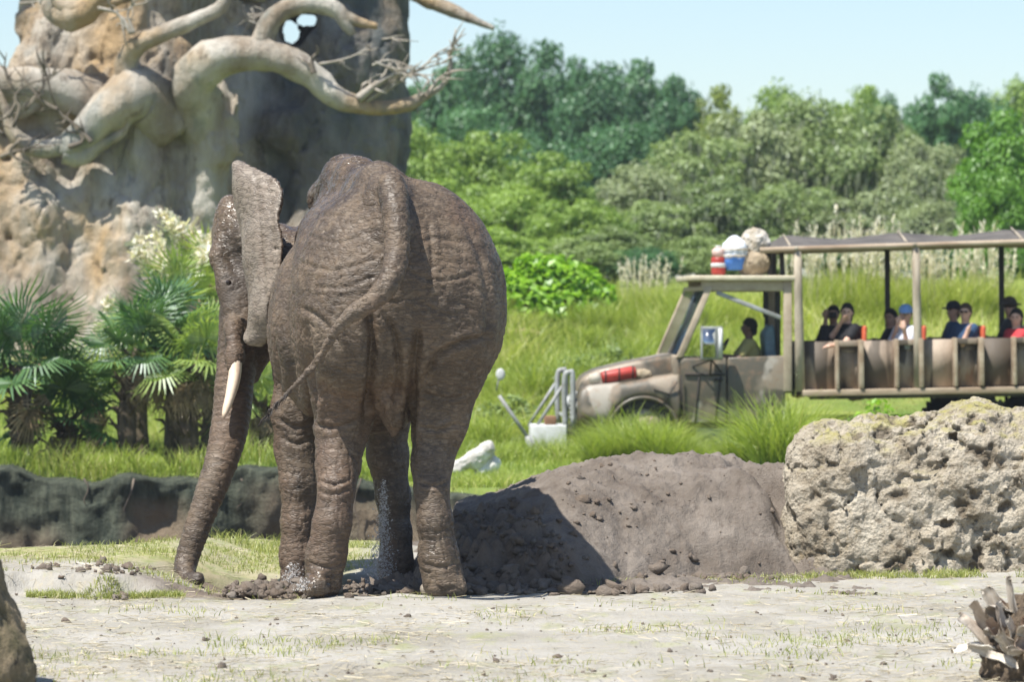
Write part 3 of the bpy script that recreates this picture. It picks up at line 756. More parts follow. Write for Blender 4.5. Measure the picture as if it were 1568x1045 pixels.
def furrow(P, w, depth, near=28.5, far=0):
    P = spline(P, 24); d = np.full(len(V), 1e9); a = np.zeros(len(V))
    for i in range(23):
        e = P[i + 1] - P[i]; q = np.clip(((vpx - P[i, 0]) * e[0] + (vpy - P[i, 1]) * e[1]) / (e @ e), 0, 1)
        dd = np.hypot(vpx - P[i, 0] - q * e[0], vpy - P[i, 1] - q * e[1]); k = dd < d; d[k] = dd[k]; a[k] = (i + q[k]) / 23
    m = facing * (V[:, 1] < near) * (V[:, 1] > far) * np.clip(np.sin(np.clip(a, .02, .98) * math.pi) * 2.2, 0, 1)
    return m * depth * (.45 * np.exp(-((d - 2.4 * w) / (1.5 * w)) ** 2) - np.exp(-(d / w) ** 2))
for P_, w_, d_ in [([(562, 470), (570, 520), (567, 580), (560, 645)], 6, .05), ([(642, 500), (635, 560), (630, 620), (628, 690)], 6, .05), ([(748, 515), (705, 526), (668, 548), (645, 590)], 4.5, .028),
        ([(455, 320), (441, 400), (437, 470), (441, 540), (455, 610)], 6, .034), ([(468, 500), (477, 570), (482, 650)], 5, .03), ([(460, 470), (495, 492), (520, 530)], 4, .016),
        ([(585, 480), (603, 510), (611, 570), (606, 620)], 4, .022), ([(708, 330), (738, 400), (748, 480), (742, 540)], 5, .016), ([(655, 330), (662, 400), (650, 460)], 4, .010),
        ([(478, 648), (510, 656), (548, 645)], 3, .013), ([(484, 735), (512, 742), (540, 733)], 2.5, .012), ([(485, 752), (510, 758), (536, 750)], 2.5, .010), ([(640, 652), (670, 660), (704, 650)], 3, .013), ([(640, 738), (664, 745), (690, 737)], 2.5, .012),
        ([(470, 862), (500, 870), (530, 862)], 2.5, .010), ([(466, 876), (498, 884), (530, 876)], 2, .007), ([(645, 862), (675, 870), (700, 862)], 2.5, .010), ([(470, 360), (520, 372), (575, 352)], 3, .008), ([(455, 400), (510, 415), (580, 395)], 3, .008), ([(470, 330), (530, 330), (590, 308)], 3, .007),
        ([(480, 440), (530, 440), (580, 420)], 3, .008), ([(630, 420), (680, 430), (735, 415)], 3, .008), ([(640, 370), (685, 365), (720, 375)], 3, .007), ([(500, 560), (535, 572), (566, 566)], 3, .010), ([(492, 600), (530, 612), (566, 600)], 3, .010), ([(645, 600), (690, 612), (725, 598)], 3, .010),
        ([(372, 275), (398, 290), (432, 298)], 2.5, .010), ([(370, 300), (400, 312), (436, 318)], 2, .008), ([(374, 330), (402, 338), (436, 340)], 2, .007), ([(392, 262), (396, 330), (402, 400), (408, 470)], 3, .012), ([(415, 290), (416, 360), (416, 430)], 2.5, .009), ([(425, 640), (455, 655), (482, 640)], 3, .016), ([(428, 670), (455, 680), (484, 668)], 3, .012), ([(424, 520), (430, 580), (428, 640)], 4, .016)]:
    hl = hl + furrow(P_, w_, d_, 26.2 if P_[0][0] > 460 else 28.5)
bones = np.interp(lz, [1.0, 2.0, 2.6], [0, .022, 0]) * fbm(np.stack([lx * 4.5, ly * 0, lz * 1.2], 1), 2, 108) * smooth(.3, .9, lx) * (lx < 2.2)
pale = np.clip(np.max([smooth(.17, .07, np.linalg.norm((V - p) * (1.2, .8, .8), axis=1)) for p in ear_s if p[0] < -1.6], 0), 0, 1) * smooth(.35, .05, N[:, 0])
hl *= 1 - .6 * pale
V = V + N * (hl + bones)[:, None]
wet = smooth(2.3, 2.75, lz + .25 * fbm(V * 3, 3, 110)) * smooth(-.1, .5, lx) * smooth(-.2, .25, N[:, 2])
wet = np.maximum(wet, smooth(.55, .1, np.abs(lz - .1)) * smooth(.0, .3, fbm(V * 2.5, 3, 111)))
wet *= 1 - .8 * pale
wet = np.maximum(wet, .5 * smooth(.25, .05, np.linalg.norm(V - U(330, 400, 27.3), axis=1)))
mudm = smooth(-.05, .35, fbm(V * (2.0, 2.0, 1.2), 4, 112) + .25 * smooth(26.2, 26.6, V[:, 1]) * smooth(1.8, 1.0, lz) - .1)
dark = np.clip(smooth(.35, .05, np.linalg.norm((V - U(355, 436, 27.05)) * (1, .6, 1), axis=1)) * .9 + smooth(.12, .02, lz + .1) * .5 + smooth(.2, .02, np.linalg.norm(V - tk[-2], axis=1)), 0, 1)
t = NT('elephant_hide')
co = t.co((1, 1, 1)); n1 = t.noise(3.0, 6, 0.65); n2 = t.noise(18, 5, 0.65)
c = t.mix(t.ramp(n1, [(0.35, 0.0), (0.65, 1.0)]), (0.044, 0.030, 0.019), (0.132, 0.093, 0.059))
c = t.mix(t.ramp(n2, [(0.5, 0.0), (0.72, 0.65)]), c, (0.195, 0.155, 0.112))
c = t.mix(t.ramp(t.noise(1.5, 5, 0.65, t.co((1, 1, .7))), [(0.53, 0.0), (0.66, 0.6)]), c, (0.215, 0.165, 0.115))
c = t.mix(t.math('MULTIPLY', t.attr('mud'), 0.65), c, t.mix(n2, (0.075, 0.044, 0.027), (0.165, 0.108, 0.07)))
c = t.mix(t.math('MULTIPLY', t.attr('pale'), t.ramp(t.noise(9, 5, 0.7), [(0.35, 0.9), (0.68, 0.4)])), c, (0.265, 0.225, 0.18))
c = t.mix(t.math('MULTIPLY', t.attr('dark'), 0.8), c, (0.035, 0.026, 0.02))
def lines(scale, stretch, rot, w):
    mpw = t.n('ShaderNodeMapping'); mpw.inputs['Scale'].default_value = stretch; mpw.inputs['Rotation'].default_value = rot; t.L(t.tc.outputs['Object'], mpw.inputs[0])
    return t.ramp(t.math('ABSOLUTE', t.math('SUBTRACT', t.noise(scale, 1.5, 0.5, mpw.outputs[0]), 0.5)), [(0.0, 0.0), (w, 1.0)])
cr = t.math('MULTIPLY', t.math('MULTIPLY', lines(7, (1, 1, 3.2), (0, 0, 0), .034), lines(8, (1, 1, 3), (0.5, 0.8, 0), .032)), lines(8, (1, 1, 3), (-0.4, -0.9, 0.3), .032))
c = t.mix(t.math('MULTIPLY', t.math('SUBTRACT', 1.0, cr), 0.48), c, (0.030, 0.021, 0.015))
h = t.math('ADD', t.math('MULTIPLY', cr, 0.6), t.math('MULTIPLY', t.noise(34, 3, 0.55, t.co((1, 1, 2))), 0.25))
rough = t.mix(t.attr('wet'), t.ramp(n1, [(0.35, 0.46), (0.65, 0.72)]), t.ramp(t.noise(22, 3, 0.6), [(0.42, 0.25), (0.62, 0.42)]))
M_hide = t.set(c, rough, t.bump(h, 0.55, 0.010), spec=0.5)
el = empty('elephant', tuple(E0), 'large wet grey-brown elephant seen from behind with its trunk down in the mud', 'elephant')
body = obj('body', mesh('body', V - E0, [Q], M_hide, True, {'mud': ('POINT', mudm), 'pale': ('POINT', pale), 'wet': ('POINT', wet), 'dark': ('POINT', dark)}), el)
t = NT('ivory')
n = t.noise(7, 4, .6, t.co((1, 1, .3)))
M_ivory = t.set(t.mix(t.ramp(n, [(.4, 0), (.7, 1)]), (0.74, 0.62, 0.48), (0.55, 0.36, 0.24)), .4, t.bump(t.noise(30, 3), .2, .01))
b = MB(); P = spline([U(360, 535, 27.0), U(360, 570, 26.95), U(353, 605, 26.88), U(342, 640, 26.8)], 14)
b.tube(P, np.interp(np.linspace(0, 1, 14), [0, .5, .85, 1], [.052, .047, .030, .010]), 14); b.build('tusk', M_ivory, el, E0, True)
b = MB(); P = spline([U(382, 540, 27.5), U(378, 580, 27.46), U(369, 612, 27.4), U(357, 636, 27.3)], 12)
b.tube(P, np.interp(np.linspace(0, 1, 12), [0, .5, .85, 1], [.05, .045, .03, .01]), 12); b.build('tusk', M_ivory, el, E0, True)
M_eye = plain('dark_eye', (0.02, 0.012, 0.008), rough=0.15, bump=0)
MB().ball(U(350, 433, 27.0), .022, 12, 8).build('eye', M_eye, el, E0, True)
M_nail = plain('toenail', (0.30, 0.26, 0.21), (0.17, 0.14, 0.11), 20, .6, .2)
for (x, y, D, rr) in ((495, 0, 25.02, .148), (677, 0, 24.98, .146), (456, 0, 26.8, .152), (604, 0, 27.0, .142)):
    c0 = U(x, 890, D); c0[2] = -0.11 if D > 26 else 0.045
    for a in (-50, -20, 12, 45):
        q = c0 + rr * (math.cos(R(a)) * (e_f if D > 26 else e_f) + math.sin(R(a)) * e_l)
        MB().ball(q, (.04, .03, .045), 8, 6).build('toenail', M_nail, el, E0, True)
# bristles at the end of the tail
M_hair = plain('tail_hair', (0.05, 0.04, 0.035), (0.02, 0.016, 0.014), 20, .6, 0)
b = MB()
for i in range(26):
    s = tail[-1 - (i % 4)]; d = (tail[-1] - tail[-4]); d /= np.linalg.norm(d)
    e = s + d * rng.uniform(.04, .1) + rng.normal(0, .012, 3) - np.array([0, 0, .02])
    b.tube([s, (s + e) / 2 + rng.normal(0, .01, 3), e], [.004, .003, .001], 4)
o = b.build('tail_tuft', M_hair, el, E0); o['kind'] = 'stuff'
# ================================================================== the giant baobab
BD = 59.0
def B(px, py, D=BD): return U(px, py, D)
S = Solid((-9.6, 55.2, 0.6), (-1.0, 65.0, 11.6), 0.10)
def bl(P, k=0.3): S.chain([B(p[0], p[1], p[2]) for p in P], [p[3] for p in P], k)
bl([(505, -330, 62, 1.35), (508, -80, 62, 1.40), (500, 60, 61.8, 1.38), (492, 200, 61.6, 1.36), (480, 330, 61.4, 1.42), (465, 480, 61, 1.75), (450, 640, 61, 2.3)], .4)   # right stem, set back
bl([(195, -330, 60.5, 1.5), (180, -60, 60.3, 1.55), (160, 90, 60, 1.5), (140, 230, 59.6, 1.5), (120, 380, 59.3, 1.75), (100, 640, 59, 2.6)], .4)       # left stem
bl([(330, 60, 61.5, .9), (320, 300, 61, 1.2), (300, 560, 60.8, 1.7)], .5)
bl([(318, 150, 58.3, .44), (316, 230, 58.3, .42), (306, 320, 58.4, .50), (300, 420, 58.4, .62), (300, 600, 58.2, .9)], .2)         # middle column
bl([(232, 175, 58.4, .50), (226, 260, 58.4, .55), (215, 350, 58.2, .68), (200, 480, 58.0, .9), (190, 620, 57.9, 1.2)], .2)
bl([(60, 250, 58.2, .55), (62, 330, 58.0, .75), (70, 420, 57.9, .62), (60, 560, 57.7, .9)], .22)
bl([(-40, 190, 58.4, .7), (-40, 330, 58.2, .95), (-40, 560, 57.8, 1.3)], .25)
bl([(-70, 145, 58.0, .36), (60, 142, 57.9, .36), (150, 165, 58.3, .40)], .2)                      # level limb on the left
S.egg(B(545, 105, 60.6), (.62, .6, .62), None, .25); S.egg(B(590, 70, 61.2), (.35, .5, .5), None, .2)
S.egg(B(250, 100, 59.0), (.5, .5, .45), None, .2)
for (x, y, D, r) in ((362, 420, 59.6, .5), (60, 105, 58.9, .35), (420, 200, 60.2, .45)): S.egg(B(x, y, D), (r, r, r), None, .2)
S.cone(B(445, 48, 56), B(445, 48, 67), .24, .32, .12, True); S.cone(B(466, 28, 56), B(466, 28, 67), .22, .30, .12, True)
S.cone(B(6, 68, 55), B(6, 68, 67), .24, .3, .12, True)
P = S.points(); near = np.abs(S.F.ravel()) < .6; q = P[near]
d = np.zeros(len(P)); r1, r2 = worley(q * (1.2, 1.2, .38), 202)
cr = np.abs(fbm(q * (1.9, 1.9, .35), 3, 205))
d[near] = .30 * fbm(q * (1.4, 1.4, .17), 3, 201) + .08 * fbm(q * (2.6, 2.6, 1.0), 3, 203) + .10 * smooth(.06, 0, cr) - .13 * smooth(.0, .16, r2 - r1) * 0.25
S.F += d.reshape(S.F.shape).astype(np.float32)
V, Q = S.surface(1); V, Q = split(V, Q); N = normals(V, Q)
c1, c2 = worley(V * (1.7, 1.7, .6) + .3 * fbm(V * 2, 2, 208)[:, None], 206)
V = V + N * (0.05 * fbm(V * 5, 3, 207) - .05 * smooth(.06, .0, c2 - c1))[:, None]
t = NT('baobab_bark')
co = t.co((1, 1, .6)); n = t.noise(0.8, 6, 0.65, t.co((1, 1, .35)))
c = t.mix(t.ramp(n, [(0.38, 0.0), (0.62, 1.0)]), (0.25, 0.20, 0.145), (0.52, 0.49, 0.43))
c = t.mix(t.ramp(t.noise(0.55, 4, 0.6, co), [(0.46, 0.0), (0.60, 0.8)]), c, (0.40, 0.27, 0.13))
c = t.mix(t.ramp(t.noise(2.2, 6, 0.7, co), [(0.56, 0.0), (0.68, 0.85)]), c, (0.12, 0.10, 0.08))
c = t.mix(t.ramp(t.noise(1.3, 4, 0.6, t.co((1.4, 1.4, .3))), [(0.55, 0.0), (0.7, 0.6)]), c, (0.13, 0.16, 0.155))
c = t.mix(t.math('MULTIPLY', t.attr('right'), t.ramp(t.noise(1.1, 5, .6), [(0.3, 0.9), (0.65, 0.45)])), c, (0.045, 0.068, 0.082))  # shade of the right stem put into the bark colour as a blue-black tint
M_baobab = t.set(c, 0.88, t.bump(t.noise(9, 6, 0.7, co), 0.8, 0.12), spec=0.25)
bt = empty('baobab_tree', tuple(B(300, 640, 59) * (1, 1, 0) + (0, 0, 1.2)), 'giant pale baobab with a knotted trunk and bare curling limbs behind the elephant', 'tree')
BO = np.array(bt.location)
right = smooth(-4.6, -3.9, V[:, 0]) * smooth(59.2, 60.2, V[:, 1])  # mask for the shade painted on the set-back right stem
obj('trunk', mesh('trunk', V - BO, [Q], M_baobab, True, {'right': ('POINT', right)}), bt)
def bough(P, name='limb', n=26, seg=12, wob=.22, seed=0, par=None, mat=None):  # the four unseen boughs added for shade are named limb too
    A = spline([tuple(B(p[0], p[1], p[2])) + (p[3],) for p in P], n)
    return MB().tube(A[:, :3], np.maximum(A[:, 3], .008), seg, wob, seed).build(name, mat or M_baobab, par or bt, BO, True)
D = 57.4
l1 = bough([(318, 220, 58.3, .38), (304, 165, 58.0, .40), (298, 122, 57.6, .37), (328, 90, D, .33), (385, 82, D, .29), (440, 93, D, .25), (480, 118, D, .21), (512, 146, D, .19), (540, 158, D, .165), (580, 165, D, .13), (625, 160, D, .11), (652, 146, D, .08)], n=46, seg=18, seed=1)
l2 = bough([(398, 82, D, .21), (406, 48, D, .18), (432, 16, D, .165), (475, 5, D, .16), (515, 14, D, .14), (532, 40, D, .10), (541, 52, D, .05)], seed=2)
bough([(515, 18, D, .12), (545, 32, D, .09), (578, 40, D, .05)], n=10, seed=3)
l3 = bough([(262, 195, 58.2, .50), (215, 145, 57.8, .46), (170, 168, 57.4, .36), (135, 200, D, .28), (108, 226, D, .23), (104, 238, D, .17)], n=34, seg=18, seed=4)
l4 = bough([(196, 118, 57.7, .22), (196, 90, 57.6, .20), (215, 66, D, .17), (260, 46, D, .145), (305, 28, D, .125), (340, 8, D, .11), (352, -30, D, .09)], n=30, seed=5)
l5 = bough([(100, 235, D, .18), (122, 240, D, .16), (150, 222, D, .12), (185, 204, D, .08), (198, 178, D, .04)], n=20, seed=6)
l6 = bough([(98, 222, D, .17), (70, 228, D, .16), (40, 222, D, .14), (18, 200, D, .11), (8, 165, D, .07), (-8, 130, D, .04)], n=22, seed=7)
l7 = bough([(85, 12, 58.0, .26), (110, 24, 57.7, .25), (135, 14, 57.6, .22), (165, -20, 57.5, .2)], n=16, seed=8)
bough([(88, -10, 57.8, .14), (100, 10, 57.6, .13), (150, 8, 57.5, .11), (200, -6, D, .08)], n=14, seed=9)
l8 = bough([(620, -30, 60.8, .22), (650, -4, 60.6, .15), (690, 14, 60.5, .12), (725, 30, 60.4, .08), (757, 43, 60.4, .04)], n=20, seed=10)
l9 = bough([(-80, 120, 58.0, .30), (10, 128, 57.7, .28), (90, 135, 57.8, .34), (165, 165, 58.1, .45)], n=20, seed=11)
bough([(200, -160, 60, .9), (255, -205, 59.2, .85), (310, -235, 58.8, .7), (370, -260, 58.7, .4)], n=20, seg=16, seed=16)  # this and the next three: unseen boughs added overhead to shade the right stem
bough([(215, -230, 60.3, .95), (290, -235, 59.4, .85), (350, -255, 59.0, .6), (400, -290, 58.8, .35)], n=20, seg=16, seed=17)
bough([(230, -120, 60.6, .8), (310, -140, 60.0, .75), (370, -180, 59.6, .55), (410, -230, 59.4, .35)], n=20, seg=16, seed=18)
bough([(150, -150, 59.6, .8), (205, -180, 58.7, .7), (250, -220, 58.3, .5), (280, -270, 58.3, .3)], n=20, seg=16, seed=19)
bough([(400, -20, 61, .5), (380, -150, 60, .4), (250, -260, 58.5, .35)], n=16, seed=13)
bough([(150, -200, 60, .8), (40, -330, 59, .6), (-150, -430, 58, .4)], n=16, seed=14)
bough([(510, -250, 62, .8), (420, -380, 60, .6), (300, -450, 58.4, .45)], n=16, seed=15)
M_twig = plain('pale_twig', (0.42, 0.39, 0.34), (0.22, 0.19, 0.15), 5, .9, .3)
M_dtwig = plain('dark_twig', (0.2, 0.17, 0.13), (0.09, 0.075, 0.06), 5, .9, .3)
rt = np.random.default_rng(5)
def twig(P, par, r=.03, m=None, D=57.3, forks=3):
    A = spline([tuple(B(x, y, D)) for x, y in P], 14)
    b = MB().tube(A, np.linspace(r * .8, .007, 14), 6, .2, int(P[0][0]))
    for k in range(forks + 3):
        i = rt.integers(3, 12); a = rt.normal(0, 1, 3) * (1, .6, 1); a /= np.linalg.norm(a); L = rt.uniform(.15, .42)
        s = A[i]; dirn = A[min(i + 2, 13)] - A[i]; dirn /= np.linalg.norm(dirn) + 1e-6; e = s + (dirn * .7 + a * .7) * L
        b.tube([s, (s + e) / 2 + rt.normal(0, .03, 3), e], [r * .28 + .003, r * .2 + .003, .005], 5)
    o = b.build('twig', m or M_twig, par, BO, True)
twig([(650, 150), (680, 128), (691, 100), (688, 80), (700, 62), (712, 42)], l1, .07, None, 57.4, 5)
twig([(655, 145), (672, 120), (690, 108)], l1, .06); twig([(560, 155), (590, 135), (606, 118), (640, 108), (672, 97), (690, 95)], l1, .06, None, 57.3, 5)
twig([(590, 140), (620, 118), (650, 100), (668, 82), (690, 70)], l1, .045, None, 57.3, 4); twig([(548, 152), (572, 132), (600, 116), (622, 112)], l1, .11, None, 57.2, 3)
twig([(556, 150), (558, 128), (585, 125), (602, 122), (612, 110)], l1, .05); twig([(606, 112), (650, 116), (656, 136), (640, 150)], l1, .04)
twig([(480, 112), (478, 90), (490, 78)], l1, .07, M_dtwig, 57.1, 1); twig([(488, 98), (520, 92), (548, 82), (570, 65)], l1, .035, None, 57.1, 3); twig([(575, 95), (600, 105), (630, 118)], l1, .03, None, 57.0, 6)
twig([(585, 60), (600, 58), (606, 62)], l2, .03); twig([(570, 100), (590, 92), (615, 96), (635, 108)], l1, .03, None, 57.1, 6)
for P in ([(105, 225), (128, 215), (112, 190), (88, 168), (72, 120), (62, 90)], [(88, 168), (60, 150), (20, 100)], [(140, 218), (118, 195), (95, 180)]): twig(P, l5, .06, M_dtwig, 57.1, 4)
for P in ([(20, 195), (30, 165), (22, 150), (40, 130), (75, 118), (90, 100)], [(12, 180), (25, 150), (8, 110), (10, 80)], [(5, 205), (-10, 190), (20, 175), (48, 165)], [(30, 215), (15, 235), (50, 255), (25, 268)], [(0, 240), (30, 230), (60, 225)], [(40, 165), (60, 140), (68, 125), (60, 100)]): twig(P, l6, .045, M_dtwig, 57.1, 5)
for P in ([(200, 52), (190, 30), (180, 22), (170, 10)], [(205, 50), (196, 22), (206, 0)], [(60, 5), (66, -5), (80, -20)], [(150, 12), (180, 20), (190, 40), (205, 50)]): twig(P, l4, .045, None, 57.2, 3)
for P in ([(372, 8), (376, 22), (384, 36)], [(385, 12), (390, 24), (398, 30)], [(30, 5), (60, 0), (75, -15)], [(420, 30), (405, 20), (392, 26)]): twig(P, l2, .03, None, 57.6, 4)
# ================================================================== trees on the hill
def crown(seed, lobes, nleaf, size, shape='round', fill=.55):
    """a crown of leaf clusters: lobes of leaves inside a unit-high outline; returns V, Q, tint, lobe centres"""
    rg = np.random.default_rng(seed); C = []
    for i in range(lobes * 30):
        p = rg.uniform(-1, 1, 3)
        if p @ p > 1 or p @ p < .12: continue
        if shape == 'wide' and p[2] < -.55: continue
        c = np.array([p[0] * .40, p[1] * .40, (.52 + p[2] * .38) if shape == 'round' else (.55 + p[2] * .34)])
        if all(np.linalg.norm(c - a[0]) > .105 for a in C): C.append((c, rg.uniform(.09, .17)))
        if len(C) == lobes: break
    vs_, ts_ = [], []
    each = nleaf // len(C)
    for c, r in C:
        u = rg.normal(0, 1, (each, 3)); u /= np.linalg.norm(u, axis=1)[:, None]
        u[:, 2] = np.where(u[:, 2] < -.35, -u[:, 2], u[:, 2])
        rad = r * (rg.random(each) ** .35) * (1 + .35 * vnoise(u * 2.6 + c * 40, seed))
        p = c + u * rad[:, None] * (1.15, 1.15, .85)
        nrm = u + rg.normal(0, .55, (each, 3)) + (0, 0, .35); nrm /= np.linalg.norm(nrm, axis=1)[:, None]
        a = np.cross(nrm, rg.normal(0, 1, (each, 3))); a /= np.linalg.norm(a, axis=1)[:, None] + 1e-9; b = np.cross(nrm, a)
        s = size * rg.uniform(.55, 1.35, each)[:, None]
        vs_.append(np.stack([p - a * s, p + b * s * .55, p + a * s, p - b * s * .55], 1).reshape(-1, 3))
        ts_.append(np.clip(rg.normal(.5, .09) + rg.normal(0, .16, each), 0, 1))
    V = np.concatenate(vs_); n = len(V) // 4
    return V, np.arange(4 * n).reshape(-1, 4), np.concatenate(ts_), C
def wood(C, seed, r=.028):
    rg = np.random.default_rng(seed); b = MB()
    top = np.array([rg.normal(0, .02), rg.normal(0, .02), .62])
    P = spline([(0, 0, -.06), (rg.normal(0, .012), 0, .14), (top[0] * .6, top[1] * .6, .36), tuple(top)], 10)
    b.tube(P, np.linspace(r, r * .4, 10), 8, .2, seed)
    for c, rr in C[:14]:
        s = P[min(9, max(2, int(2 + rg.random() * 5)))]
        b.tube(spline([tuple(s), tuple((s + c) / 2 + (0, 0, -.03)), tuple(c)], 6), np.linspace(r * .45, r * .12, 6), 5)
    return b
M_wood = plain('tree_bark', (0.22, 0.19, 0.16), (0.11, 0.09, 0.075), 4, .9, .4, .03)
M_paleoak = plain('grey_branch_bark', (0.40, 0.38, 0.35), (0.22, 0.2, 0.18), 4, .9, .4, .03)
LEAF = {'dark': leafy('deep_green_leaves', (0.035, 0.105, 0.045), (0.11, 0.24, 0.085), .3, None, .35),
        'mid': leafy('soft_green_leaves', (0.13, 0.22, 0.04), (0.33, 0.46, 0.095), .4, None, .35),
        'oak': leafy('grey_green_oak_leaves', (0.125, 0.185, 0.06), (0.31, 0.40, 0.15), .35, None, .4),
        'grey': leafy('grey_mossy_leaves', (0.17, 0.215, 0.10), (0.34, 0.40, 0.20), .3, None, .3),
        'lime': leafy('fresh_green_leaves', (0.075, 0.20, 0.02), (0.20, 0.37, 0.05), .4, None, .25),
        'gold': leafy('yellow_green_leaves', (0.13, 0.21, 0.025), (0.36, 0.40, 0.06), .4, None, .2)}
M_moss = leafy('hanging_moss', (0.21, 0.235, 0.16), (0.36, 0.39, 0.28), .25)
CROWN = [crown(301 + k, lb, nl, sz, sh) for k, (lb, nl, sz, sh) in enumerate([(52, 17000, .018, 'round'), (56, 17000, .017, 'wide'), (46, 16000, .019, 'round'), (60, 18000, .017, 'wide')])]
tree_mesh = {}
def moss_mesh(k):
    rg = np.random.default_rng(330 + k); V = []; tt = []
    for c, r in CROWN[k][3]:
        for j in range(16):
            p = c + rg.normal(0, 1, 3) * r * .7 * np.array([1, 1, .5]) - (0, 0, r * .3)
            for m in range(4):
                q = p + rg.normal(0, .006, 3); L = rg.uniform(.03, .10); a = rg.uniform(0, 6.28); w = rg.uniform(.003, .008)
                s = np.array([math.cos(a) * w, math.sin(a) * w, 0])
                V.append([q - s, q + s, q + s * .2 - (0, 0, L), q - s * .2 - (0, 0, L * .9)]); tt.append(rg.random())
    V = np.array(V).reshape(-1, 3)
    return mesh('spanish_moss', V, [np.arange(len(V)).reshape(-1, 4)], M_moss, False, {'tint': ('FACE', tt)})
rtree = np.random.default_rng(77)
def tree(px, top, D, wpx, leaf, k, label, moss=False, group=None, name=None, base=None):
    key = (k, leaf)
    if key not in tree_mesh:
        Vc, Qc, tc, C = CROWN[k]
        tree_mesh[key] = mesh('crown', Vc, [Qc], LEAF[leaf], False, {'tint': ('FACE', tc)})
    if ('w', k, moss) not in tree_mesh: tree_mesh['w', k, moss] = wood(CROWN[k][3], 350 + k, .022 if moss else .028).mesh('trunk', M_paleoak if moss else M_wood, True)
    if moss and ('m', k) not in tree_mesh: tree_mesh['m', k] = moss_mesh(k)
    p = U(px, top, D); g = float(ground_h([p[0]], [D])[0]) if base is None else base
    H = (p[2] - g) / .97; w = wpx / F_PX * D / .98
    o = empty(name or 'tree', (p[0], D, g), label, 'tree', group, rtree.uniform(0, 6.28))
    o.scale = (w, w, H)
    obj('crown', tree_mesh[key], o); obj('trunk', tree_mesh['w', k, moss], o)
    if moss: obj('spanish_moss', tree_mesh['m', k], o)
    return o
FG = 'dark trees along the skyline'
for (px, top, D, w, leaf, k, lab) in [
    (668, 84, 126, 150, 'dark', 0, 'dark green skyline tree just right of the baobab trunk'),
    (752, 50, 130, 190, 'dark', 1, 'tallest dark skyline tree, its top against the sky right of the baobab'),
    (838, 66, 128, 190, 'dark', 2, 'dark skyline tree second to the right of the tallest one'),
    (910, 92, 124, 150, 'dark', 3, 'dark tree filling the dip in the skyline above the round bush'),
    (985, 78, 127, 190, 'dark', 0, 'broad dark tree at the right end of the high skyline'),
    (1030, 120, 122, 120, 'dark', 2, 'smaller dark tree on the slope down from the high skyline'),
    (720, 150, 112, 170, 'dark', 3, 'bluish green tree below the tallest skyline tree'),
    (830, 190, 110, 190, 'dark', 0, 'bluish green tree in the middle of the hill, below the skyline'),
    (945, 190, 108, 190, 'dark', 1, 'dark bluish tree above the pale mossy oak'),
    (1105, 132, 122, 130, 'gold', 2, 'yellow green tree low on the skyline, left of the mossy oaks'),
    (1190, 132, 120, 150, 'mid', 1, 'light green tree on the skyline above the mossy oaks'),
    (1300, 118, 124, 150, 'mid', 0, 'thin topped green tree standing above the middle of the skyline'),
    (1370, 138, 118, 120, 'dark', 3, 'green tree left of the round dark one near the right skyline'),
    (1432, 116, 112, 150, 'dark', 2, 'round dark green tree on the right skyline'),
    (1500, 140, 114, 150, 'dark', 1, 'dark tree on the skyline between the round one and the right edge'),
    (1572, 112, 126, 160, 'mid', 3, 'pale hazy tree on the skyline at the right edge'),
    (1650, 120, 118, 170, 'dark', 0, 'dark skyline tree beyond the right edge')]:
    tree(px, top, D, w, leaf, k, lab, False, FG)
MG = 'soft green trees half way up the hill'
for (px, top, D, w, leaf, k, lab) in [
    (640, 195, 92, 170, 'mid', 1, 'soft green tree beside the baobab, behind the elephant rump'),
    (742, 188, 94, 190, 'mid', 0, 'soft light green tree above the rump of the elephant'),
    (690, 270, 86, 190, 'mid', 3, 'low light green tree just above the elephant back'),
    (838, 235, 90, 180, 'mid', 2, 'soft green tree above the round bright bush'),
    (790, 290, 84, 180, 'mid', 1, 'light green spreading tree right behind the elephant and the bush'),
    (885, 300, 82, 170, 'mid', 0, 'green tree between the round bush and the mossy oak'),
    (940, 345, 80, 140, 'oak', 2, 'low dull green tree right of the round bush'),
    (560, 260, 95, 200, 'mid', 0, 'green tree hidden behind the baobab trunk')]:
    tree(px, top, D, w, leaf, k, lab, False, MG)
OG = 'oaks hung with grey moss'
for (px, top, D, w, leaf, k, lab) in [
    (980, 252, 96, 190, 'grey', 1, 'pale grey mossy oak at the left end of its row'),
    (1070, 195, 98, 190, 'oak', 3, 'mossy oak second in the row, left of the tall middle oaks'),
    (1150, 160, 100, 200, 'grey', 0, 'greyest mossy oak, its pale crown reaching the skyline'),
    (1250, 150, 101, 220, 'oak', 1, 'tall mossy oak in the middle of the row above the truck cab'),
    (1340, 165, 99, 200, 'oak', 2, 'mossy oak above the canvas roof of the truck'),
    (1415, 205, 97, 150, 'grey', 3, 'grey mossy oak next to the bright green tree on the right'),
    (1020, 300, 86, 170, 'oak', 0, 'low mossy oak behind the truck cab windscreen'),
    (1115, 270, 87, 180, 'oak', 2, 'low mossy oak behind the bags on the cab roof'),
    (1215, 275, 88, 190, 'oak', 3, 'low mossy oak with moss streaks above the front of the canvas roof'),
    (1330, 285, 87, 190, 'grey', 0, 'low pale mossy oak above the middle of the canvas roof'),
    (1430, 310, 84, 150, 'grey', 1, 'low grey mossy oak beside the bright green tree')]:
    tree(px, top, D, w, leaf, k, lab, True, OG)
tree(1545, 170, 76, 190, 'lime', 2, 'bright green tree with yellowing top at the right edge')
tree(1520, 250, 74, 120, 'lime', 0, 'bright green lower tree in front of the yellowing one at the right edge')
